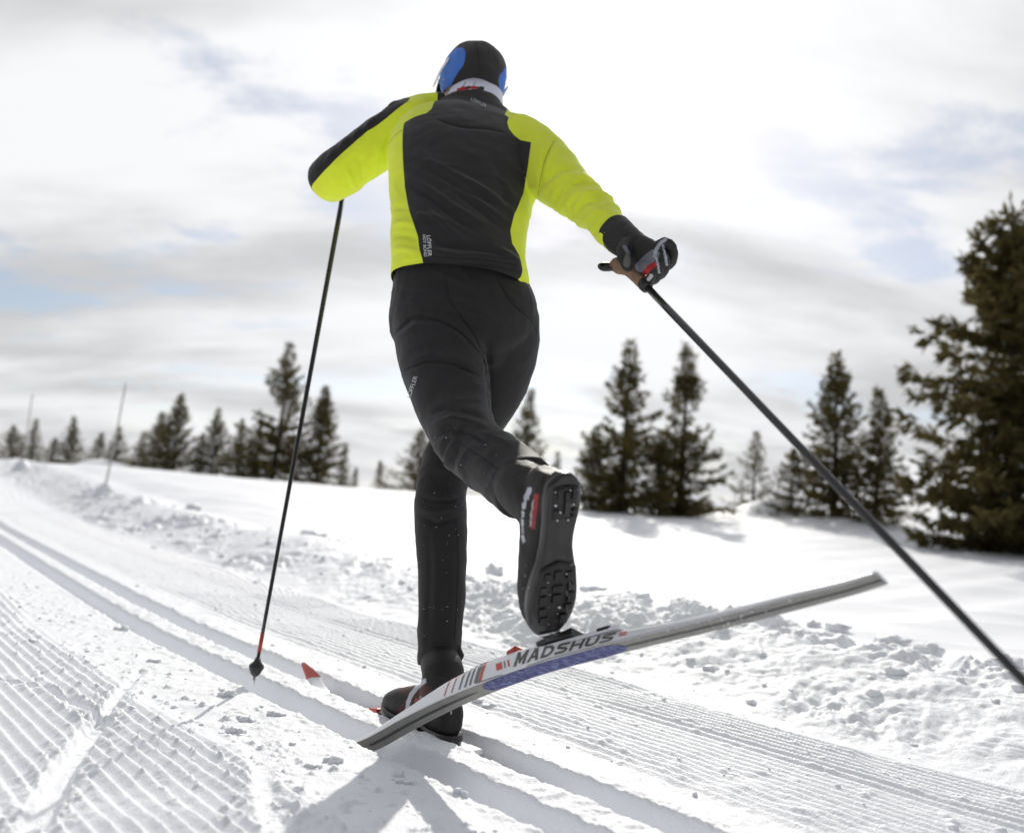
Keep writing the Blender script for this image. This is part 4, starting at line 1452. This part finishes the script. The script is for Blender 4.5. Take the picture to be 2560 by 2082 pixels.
M_SEAM = material('dark_seam', (0.006, 0.006, 0.006), 0.8)
M_SEAMY = material('yellow_seam', (0.40, 0.45, 0.02), 0.8)
for poly in ([(985, 836), (1030, 793), (1090, 798), (1150, 828), (1205, 890), (1218, 930)], [(1110, 690), (1130, 755), (1178, 825), (1213, 890)], [(1240, 690), (1278, 755), (1325, 800), (1344, 835)],
             [(1005, 928), (1060, 904), (1130, 908), (1200, 940)], [(1150, 1108), (1200, 1140), (1250, 1178), (1285, 1215)], [(1140, 1300), (1146, 1400), (1142, 1500), (1136, 1600)]):
    cloth_seam(tme, poly, M_SEAM)
for poly in ([(1386, 352), (1364, 395), (1352, 445), (1345, 488)], [(1004, 326), (982, 346), (966, 380), (964, 418)]):
    cloth_seam(jme, poly, M_SEAMY)
cloth_seam(hme2, [(1188, 106), (1196, 140), (1196, 180), (1192, 204)], M_SEAM)
cloth_seam(jme, [(1095, 300), (1150, 316), (1210, 322), (1262, 332)], M_SEAM)
cloth_seam(jme, [(1065, 640), (1130, 646), (1210, 650), (1295, 664)], M_SEAM)
cloth_print('jacket_label', 'L\u00d6FFLER', jme, 1073, 615, 1.83, 0.0125, RAD(-86), M_PRINT, bold=0.0003)
cloth_print('jacket_label', 'HOT BOND', jme, 1062, 615, 1.83, 0.0095, RAD(-86), M_PRINT, bold=0.0002)
cloth_print('collar_print', 'LÖFFLER', jme, 1196, 258, 2.17, 0.012, RAD(-26), M_PRINT)
cloth_print('thigh_print', 'LÖFFLER', tme, 1032, 968, 1.75, 0.013, RAD(72), M_PRINT)

# ------------------------------------------------------------------ skis
def stroke_quads(pts, w):
    """a bent bar of constant width as quads that only share edges"""
    p = np.array(pts, float)
    L_, R_ = [], []
    for i in range(len(p)):
        t0 = nrm(p[i] - p[i - 1]) if i else nrm(p[1] - p[0])
        t1 = nrm(p[i + 1] - p[i]) if i < len(p) - 1 else t0
        m = nrm(t0 + t1)
        k = w / 2 / max(m @ t0, 0.5)
        L_.append(tuple(p[i] + k * np.array([-m[1], m[0]])))
        R_.append(tuple(p[i] - k * np.array([-m[1], m[0]])))
    return [[R_[i], R_[i + 1], L_[i + 1], L_[i]] for i in range(len(p) - 1)]


def rect(x0, y0, x1, y1):
    return [(x0, y0), (x1, y0), (x1, y1), (x0, y1)]


LETTERS = {
    'M': [[(0, 0), (.24, 0), (.24, .55), (.45, .12), (.55, .12), (.76, .55), (.76, 0), (1, 0), (1, 1), (.76, 1), (.5, .48), (.24, 1), (0, 1)]],
    'A': [[(0, 0), (.25, 0), (.324, .22), (.392, .42), (.5, .74), (.5, 1), (.36, 1)], [(1, 0), (.64, 1), (.5, 1), (.5, .74), (.608, .42), (.676, .22), (.75, 0)], [(.324, .22), (.676, .22), (.608, .42), (.392, .42)]],
    'D': [rect(0, 0, .24, 1)] + stroke_quads([(.24, .89), (.5, .89), (.70, .82), (.84, .64), (.88, .5), (.84, .36), (.70, .18), (.5, .11), (.24, .11)], .22),
    'S': stroke_quads([(.98, .89), (.34, .89), (.17, .84), (.12, .72), (.17, .60), (.34, .55), (.66, .45), (.83, .40), (.88, .28), (.83, .16), (.66, .11), (.02, .11)], .22),
    'H': [rect(0, 0, .24, 1), rect(.76, 0, 1, 1), rect(.24, .39, .76, .61)],
    'U': stroke_quads([(.12, 1), (.12, .32), (.20, .18), (.38, .11), (.62, .11), (.80, .18), (.88, .32), (.88, 1)], .23),
}


class Ski:
    """E: lower left edge from tail to tip; frames along the ski"""

    def __init__(self, edge, n, width, thick, roll=None):
        self.E = qspline(edge, n)
        self.a = np.linspace(0, 1, n)
        self.T = np.gradient(self.E, axis=0)
        self.T /= np.linalg.norm(self.T, axis=1)[:, None]
        self.W = np.cross(self.T, [0, 0, 1.0])
        self.W /= np.linalg.norm(self.W, axis=1)[:, None]
        self.N = np.cross(self.W, self.T)
        rl = np.radians(np.interp(self.a, *zip(*roll)) if roll else np.zeros(n))[:, None]
        cr, sr = np.cos(rl), np.sin(rl)                  # edged: the base turned out
        self.W, self.N = self.W * cr - self.N * sr, self.N * cr + self.W * sr
        self.w = np.interp(self.a, *zip(*width))
        self.h = np.interp(self.a, *zip(*thick))
        self.len = np.linalg.norm(np.diff(self.E, axis=0), axis=1).sum()

    def at(self, a, across, up):
        """across: 0 left edge .. 1 right edge, up in metres above the base"""
        a = np.clip(a, 0, 1)
        f = lambda q: np.array([np.interp(a, self.a, q[:, i]) for i in range(3)])
        w = np.interp(a, self.a, self.w)
        return f(self.E) + f(self.W) * across * w + f(self.N) * up

    def frame(self, a):
        f = lambda q: nrm(np.array([np.interp(a, self.a, q[:, i]) for i in range(3)]))
        return f(self.T), f(self.W), f(self.N)

    def a_of_u(self, u):
        pu = proj(self.E)[0]
        return float(np.interp(u, pu[::-1], self.a[::-1]))

    def side(self, a, k, off=0.0006):
        h = np.interp(a, self.a, self.h)
        x, y = np.interp(k, [0, .08, .5, .86, 1.0, 1.1, 2.0], [0, -.004, .006, .05, .11, .2, .8]), np.interp(k, [0, .08, .5, .86, 1.0, 1.1], [0, .08, .5, .86, .98, 1.0])
        return self.at(a, x, h * y) - self.frame(a)[1] * off + self.frame(a)[2] * off * min(1, max(0, (k - 0.7) * 3))

    def body(self, name, mat, parent):
        rs = []
        for a in self.a:
            h = np.interp(a, self.a, self.h)
            sec = [(0.0, 0.0), (-0.004, h * 0.08), (0.006, h * 0.5), (0.05, h * 0.86), (0.11, h * 0.98), (0.2, h), (0.8, h), (0.89, h * 0.98), (0.95, h * 0.86), (0.994, h * 0.5), (1.004, h * 0.08), (1.0, 0.0)]
            rs.append(np.array([self.at(a, x, y) for x, y in sec]))
        o = MB().rings(rs).build(name, mat, None)
        o.parent = parent
        o.matrix_parent_inverse = Matrix.Translation(parent.location).inverted()
        return o

    def strip(self, name, mat, parent, a0, a1, x0, x1, up, n=60, taper=None):
        A = np.linspace(a0, a1, n)
        lo, hi = [], []
        for i, a in enumerate(A):
            k = 1.0 if taper is None else taper(i / (n - 1))
            c = (x0 + x1) / 2
            lo.append(self.at(a, c + (x0 - c) * k, up))
            hi.append(self.at(a, c + (x1 - c) * k, up))
        v = np.concatenate([lo, hi])
        f = [(i, i + 1, i + 1 + n, i + n) for i in range(n - 1)]
        o = link(name, npmesh(name, v, f), mat)
        o.parent = parent
        if parent.type == 'EMPTY':
            o.matrix_parent_inverse = Matrix.Translation(parent.location).inverted()
        return o

    def side_patch(self, name, mat, parent, a0, a1, k0, k1, slant=0.0, off=0.0007):
        n, m = 5, 8
        v, f = [], []
        for i in range(n):
            for j in range(m):
                k = k0 + (k1 - k0) * j / (m - 1)
                v.append(self.side(a0 + (a1 - a0) * i / (n - 1) + slant * (k - k0), k, off))
        for i in range(n - 1):
            for j in range(m - 1):
                f.append((i * m + j, i * m + j + 1, i * m + j + 1 + m, i * m + j + m))
        o = link(name, npmesh(name, np.array(v), f), mat)
        o.parent = parent
        o.matrix_parent_inverse = Matrix.Translation(parent.location).inverted()
        return o

    def side_letters(self, name, word, mat, parent, a0, a1, k0, k1, slant=0.30, gap=0.16):
        """heavy slanted capitals, each a part of its own"""
        W = len(word) + gap * (len(word) - 1) + slant
        x0 = 0.0
        for ch in word:
            vs_, fs = [], []
            for poly in LETTERS[ch]:
                b_ = len(vs_)
                vs_ += poly
                fs.append(tuple(range(b_, b_ + len(poly))))
            me = bpy.data.meshes.new(name)
            me.from_pydata([(x, y, 0) for x, y in vs_], [], fs)
            bm = bmesh.new()
            bm.from_mesh(me)
            bmesh.ops.triangulate(bm, faces=bm.faces)
            bm.to_mesh(me)
            bm.free()
            v = vget(me)
            X = (x0 + v[:, 0] + slant * v[:, 1]) / W
            vset(me, np.array([self.side(a0 + (a1 - a0) * p, k0 + (k1 - k0) * q, 0.0009) for p, q in zip(X, v[:, 1])]))
            o = link(name, me, mat, None, False)
            o.parent = parent
            o.matrix_parent_inverse = Matrix.Translation(parent.location).inverted()
            x0 += 1 + gap

    def block(self, name, mat, parent, a, half, x0, x1, z0, z1, bevel=0.0015, wedge=0.0):
        T, W, N = self.frame(a)
        h = np.interp(a, self.a, self.h)
        p0, p1 = self.at(a, x0, h + z0), self.at(a, x1, h + z1)
        c = (p0 + p1) / 2
        hw = (x1 - x0) / 2 * np.interp(a, self.a, self.w)
        m = MB().box(c, T * half, W * hw, N * (z1 - z0) / 2)
        if wedge:
            v = m.v[0]
            top = ((v - c) @ N > 0) & ((v - c) @ T > 0)
            v[top] -= N * (z1 - z0) * wedge
        o = m.build(name, mat, None, False, bevel=bevel)
        o.parent = parent
        o.matrix_parent_inverse = Matrix.Translation(parent.location).inverted()
        return o


def wax_material():
    m = material('blue_wax', (0.030, 0.035, 0.26), 0.5)
    nt = m.node_tree
    b = nt.nodes['Principled BSDF']
    t = nt.nodes.new('ShaderNodeTexCoord')
    mp = nt.nodes.new('ShaderNodeMapping')
    mp.inputs['Scale'].default_value = (60, 60, 190)
    n = nt.nodes.new('ShaderNodeTexNoise')
    n.inputs['Scale'].default_value = 1.6
    n.inputs['Detail'].default_value = 6
    n.inputs['Distortion'].default_value = 0.8
    cr = nt.nodes.new('ShaderNodeValToRGB')
    cr.color_ramp.elements[0].position = 0.46
    cr.color_ramp.elements[0].color = (0.007, 0.012, 0.130, 1)
    cr.color_ramp.elements[1].position = 0.78
    cr.color_ramp.elements[1].color = (0.27, 0.31, 0.55, 1)
    nt.links.new(t.outputs['Object'], mp.inputs[0])
    nt.links.new(mp.outputs[0], n.inputs['Vector'])
    nt.links.new(n.outputs[0], cr.inputs[0])
    nt.links.new(cr.outputs[0], b.inputs['Base Color'])
    return m


# raised ski on the left boot: pivots tail-up, its front pressed down into the near groove
def dski(u):
    return 1 / (.588 + .000290 * (u - 905))


fx, fy = unrail(np.array([1.545, 1.63]), np.array([-0.232, -0.236]))
EDGE = [P(u, w, dski(u)) for u, w in ((2192, 1434), (2100, 1462), (2000, 1487), (1800, 1540), (1580, 1594), (1480, 1620), (1330, 1662), (1205, 1706), (1100, 1749), (1000, 1798), (905, 1849))]
EDGE += [np.array([fx[0], fy[0], -0.040]), np.array([fx[1], fy[1], -0.050])]
ski1 = Ski(EDGE, 150, [(0, .031), (.08, .037), (.3, .041), (.75, .044), (.97, .043), (1, .02)], [(0, .006), (.06, .008), (.25, .012), (.40, .026), (.5, .039), (.58, .042), (.66, .036), (.74, .025), (.85, .013), (1, .006)], [(0, 26), (.5, 22), (.72, 28), (.9, 36), (1, 36)])
s1 = empty('ski', tuple(ski1.at(0.5, 0.5, 0.0)), 'white ski with lettering along its side, tail lifted in the air behind the skier', 'ski')
ski1.body('core', M_WHITE, s1)
base1 = ski1.strip('base', M_BASE, s1, 0.0, 1.0, 0.015, 0.985, -0.0006, 110)
A = ski1.a_of_u
ski1.strip('kick_wax', wax_material(), s1, A(1545), A(1190), 0.02, 0.98, -0.0012, 60, lambda t: math.sqrt(max(0.0, 1 - abs(2 * t - 1) ** 9)))
ski1.strip('glide_groove', M_BASEDARK, s1, A(2195), A(1525), 0.43, 0.60, -0.0011, 50, lambda t: 1 if t < .93 else (1 - t) / .07)
ski1.strip('glide_groove', M_BASEDARK, s1, A(1175), A(905), 0.43, 0.60, -0.0011, 40, lambda t: 1 if t > .1 else t / .1)
ski1.side_letters('letter', 'MADSHUS', M_LETTER, s1, A(1283), A(1541), 0.20, 0.86)
ski1.side_patch('edge_line', M_GREYPRINT, s1, A(1190), A(2190), 0.04, 0.10)
for u0, u1, mt in ((1241, 1256, M_LIGHTRED), (1261, 1264, M_GREYPRINT), (1270, 1274, M_LIGHTRED)):
    ski1.side_patch('side_mark', mt, s1, A(u0), A(u1), 0.30, 0.66, (A(1010) - A(1000)) * -1.0)
for k in range(3):
    ski1.side_patch('side_mark', M_LIGHTRED, s1, A(1547), A(1566), 0.42 + 0.15 * k, 0.50 + 0.15 * k)
sl = (A(1003) - A(1010))
for u0, u1, mt in ((1196, 1203, M_LIGHTRED), (1184, 1194, M_GREYPRINT), (1172, 1177, M_GREYPRINT), (1160, 1165, M_GREYPRINT), (1146, 1150, M_GREYPRINT), (1127, 1130, M_LIGHTRED), (1109, 1112, M_LIGHTRED)):
    ski1.side_patch('side_stripe', mt, s1, A(u0), A(u1), 0.10, 1.7, -sl * 1.0)
pin = A(1345)
ski1.block('binding_plate', M_WHITE, s1, A(1450), 0.080, 0.06, 0.94, 0.0, 0.006)
ski1.block('binding_toe', M_PLASTIC, s1, A(1378), 0.042, 0.05, 0.95, 0.004, 0.019, 0.002, 0.5)
ski1.block('binding_heel_rest', M_PLASTIC, s1, A(1503), 0.014, 0.05, 0.95, 0.005, 0.013, 0.002)
ski1.block('binding_lever', M_RED, s1, A(1266), 0.012, 0.15, 0.85, 0.0, 0.014, 0.003, 0.4)
ski1.block('binding_rail', M_WHITE, s1, A(1330), 0.030, 0.2, 0.8, 0.012, 0.019, 0.002, 0.3)

# standing ski in the far groove
cx_, cy_ = unrail(np.linspace(1.10, 2.035, 12), np.full(12, -0.062))
zz_ = np.interp(np.linspace(1.10, 2.035, 12), [1.10, 1.85, 1.95, 2.0, 2.035], [-0.049, -0.049, -0.034, -0.004, 0.030])
ski2 = Ski(np.stack([cx_, cy_, zz_], 1), 90, [(0, .04), (.4, .042), (.9, .044), (.95, .036), (1, .006)], [(0, .007), (.2, .018), (.45, .030), (.6, .026), (.8, .012), (1, .006)])
s2 = empty('ski', tuple(ski2.at(0.5, 0.5, 0.0)), 'ski under the standing boot, sunk in the far groove with only its red tip showing', 'ski')
ski2.body('core', M_WHITE, s2)
ski2.strip('base', M_BASE, s2, 0.0, 0.995, 0.02, 0.98, -0.0006, 60)
m_ = MB()
rs_ = []
for a in np.linspace(0.945, 0.998, 8):
    h = np.interp(a, ski2.a, ski2.h)
    rs_.append(np.array([ski2.at(a, x, y) for x, y in ((-0.03, -0.0012), (-0.03, h + 0.0012), (1.03, h + 0.0012), (1.03, -0.0012))]))
o_ = m_.rings(rs_).build('tip', M_RED, None, False)
o_.parent = s2
o_.matrix_parent_inverse = Matrix.Translation(s2.location).inverted()
al_toe = 0.555
ski2.block('binding_plate', M_WHITE, s2, 0.38, 0.13, 0.06, 0.94, 0.0, 0.006)
ski2.block('binding_toe', M_PLASTIC, s2, 0.545, 0.03, 0.05, 0.95, 0.004, 0.015, 0.002, 0.5)
ski2.block('binding_lever', M_RED, s2, 0.605, 0.018, 0.1, 0.9, 0.0, 0.016, 0.003, 0.4)
ski2.block('binding_heel_rest', M_WHITE, s2, 0.235, 0.022, 0.1, 0.9, 0.005, 0.016, 0.003)


# ------------------------------------------------------------------ poles
def pole(label, top, ax, length, tipped, r0=0.0082, r1=0.0048, hook=None, red=None, strap_dir=None):
    root = empty('ski_pole', tuple(top + ax * length), label, 'pole', 'ski poles of the skier')

    def part(mb, name, mat, parent=None, smooth=True):
        o = mb.build(name, mat, None, smooth)
        o.parent = parent or root
        if parent is None:
            o.matrix_parent_inverse = Matrix.Translation(root.location).inverted()
        return o
    pt = lambda t: top + ax * t
    hk = np.zeros(3) if hook is None else hook
    g = MB()
    q = qspline([pt(0.0) + hk * 0.036, pt(0.012) + hk * 0.022, pt(0.045) + hk * 0.004, pt(0.09), pt(0.128)], 16)
    g.tube(q, [0.012, 0.0165, 0.0185, 0.0188, 0.018, 0.017, 0.016, 0.0152, 0.0148, 0.0145, 0.0142, 0.014, 0.0138, 0.0136, 0.0134, 0.013], k=16)
    part(g, 'grip', M_CORK)
    c = MB()
    c.tube([pt(0.124), pt(0.126), pt(0.142), pt(0.147)], [0.0125, 0.0138, 0.0130, r0], k=16)
    part(c, 'collar', M_PLASTIC)
    s = MB()
    n = 12
    s.tube([pt(0.14 + (length - 0.06 - 0.14) * i / (n - 1)) for i in range(n)], [r0 + (r1 - r0) * i / (n - 1) for i in range(n)], k=14)
    sh = part(s, 'shaft', M_CARBON)
    if red:
        rb = MB()
        k = lambda t: r0 + (r1 - r0) * (t - 0.14) / (length - 0.2) + 0.0004
        rb.tube([pt(red[0]), pt((red[0] + red[1]) / 2), pt(red[1])], [k(red[0]), k((red[0] + red[1]) / 2), k(red[1])], k=14)
        part(rb, 'red_band', M_RED)
    st = MB()
    sd = nrm(np.cross(ax, F) if strap_dir is None else strap_dir)
    lp = [pt(0.010) + hk * 0.030 + sd * a * 0.030 + ax * b * 0.012 for a, b in ((0.15, -0.5), (0.75, -1.0), (1.15, -0.2), (1.0, 0.7), (0.4, 0.9), (0.05, 0.5))]
    st.tube(qspline(lp, 18), 0.0028, k=8, ratio=2.2)
    part(st, 'strap', M_PLASTIC)
    bk = MB()
    b0 = length - 0.062
    bk.tube([pt(b0 - 0.012), pt(b0), pt(b0 + 0.008), pt(b0 + 0.014), pt(b0 + 0.030), pt(b0 + 0.036)], [r1 + 0.001, 0.010, 0.0185, 0.0195, 0.012, 0.006], k=18)
    part(bk, 'basket', M_PLASTIC)
    tp = MB()
    tp.tube([pt(b0 + 0.03), pt(length - 0.012), pt(length)], [0.0055, 0.0035, 0.0008], k=10)
    part(tp, 'tip', M_METAL)
    return root


lenL = float(np.linalg.norm(POLE_L_TIP - POLE_L_TOP))
pole('near-upright ski pole on the left, its tip planted beside the near groove', POLE_L_TOP, AXIS_L, lenL, True, 0.0080, 0.0046, hook=nrm(np.array([0.2, -0.4, 0.1])), red=(lenL - 0.135, lenL - 0.085))
shaft0 = P(1614, 714, 1.61)
topR = shaft0 - AXIS_R * 0.135
hookR = nrm(P(1530, 655, 1.63) - P(1545, 640, 1.63))
pole('slanting ski pole swung back on the right, its lower end leaving the picture', topR, AXIS_R, 1.42, False, 0.0074, 0.0050, hook=0.6 * nrm(P(1500, 690, 1.62) - P(1540, 640, 1.62)), strap_dir=nrm(P(1500, 672, 1.62) - P(1545, 668, 1.62)))

# ------------------------------------------------------------------ loose snow flying off the lifted ski
r = np.random.default_rng(9)
items = []
for _ in range(420):
    a = ski1.a_of_u(r.normal(1800, 110))
    p = ski1.at(a, r.normal(0.3, 0.9), r.normal(0.0, 0.010))
    p = p + r.normal(0, 0.006, 3)
    items.append((*p, 0.0005 + 0.0011 * r.random() ** 2))
for _ in range(90):
    p = P(r.uniform(1300, 2000), r.uniform(1300, 1800), r.uniform(1.0, 1.5))
    items.append((*p, 0.0004 + 0.0006 * r.random() ** 2))
bv_ = BVHTree.FromPolygons([q.co for q in tme.vertices], [p.vertices for p in tme.polygons])
for _ in range(46):
    a, b = (r.uniform(1045, 1165), r.uniform(1230, 1660)) if _ % 3 else (r.uniform(1080, 1320), r.uniform(1030, 1280))
    hit = bv_.ray_cast(Vector(C), Vector(nrm(P(a, b, 1.0) - C)))
    if hit[0] is not None:
        items.append((*hit[0], 0.0006 + 0.0010 * r.random() ** 3))
scatter('snow_spray', 'specks of snow flying off the lifted ski', items, [lump_mesh(3, 1)])
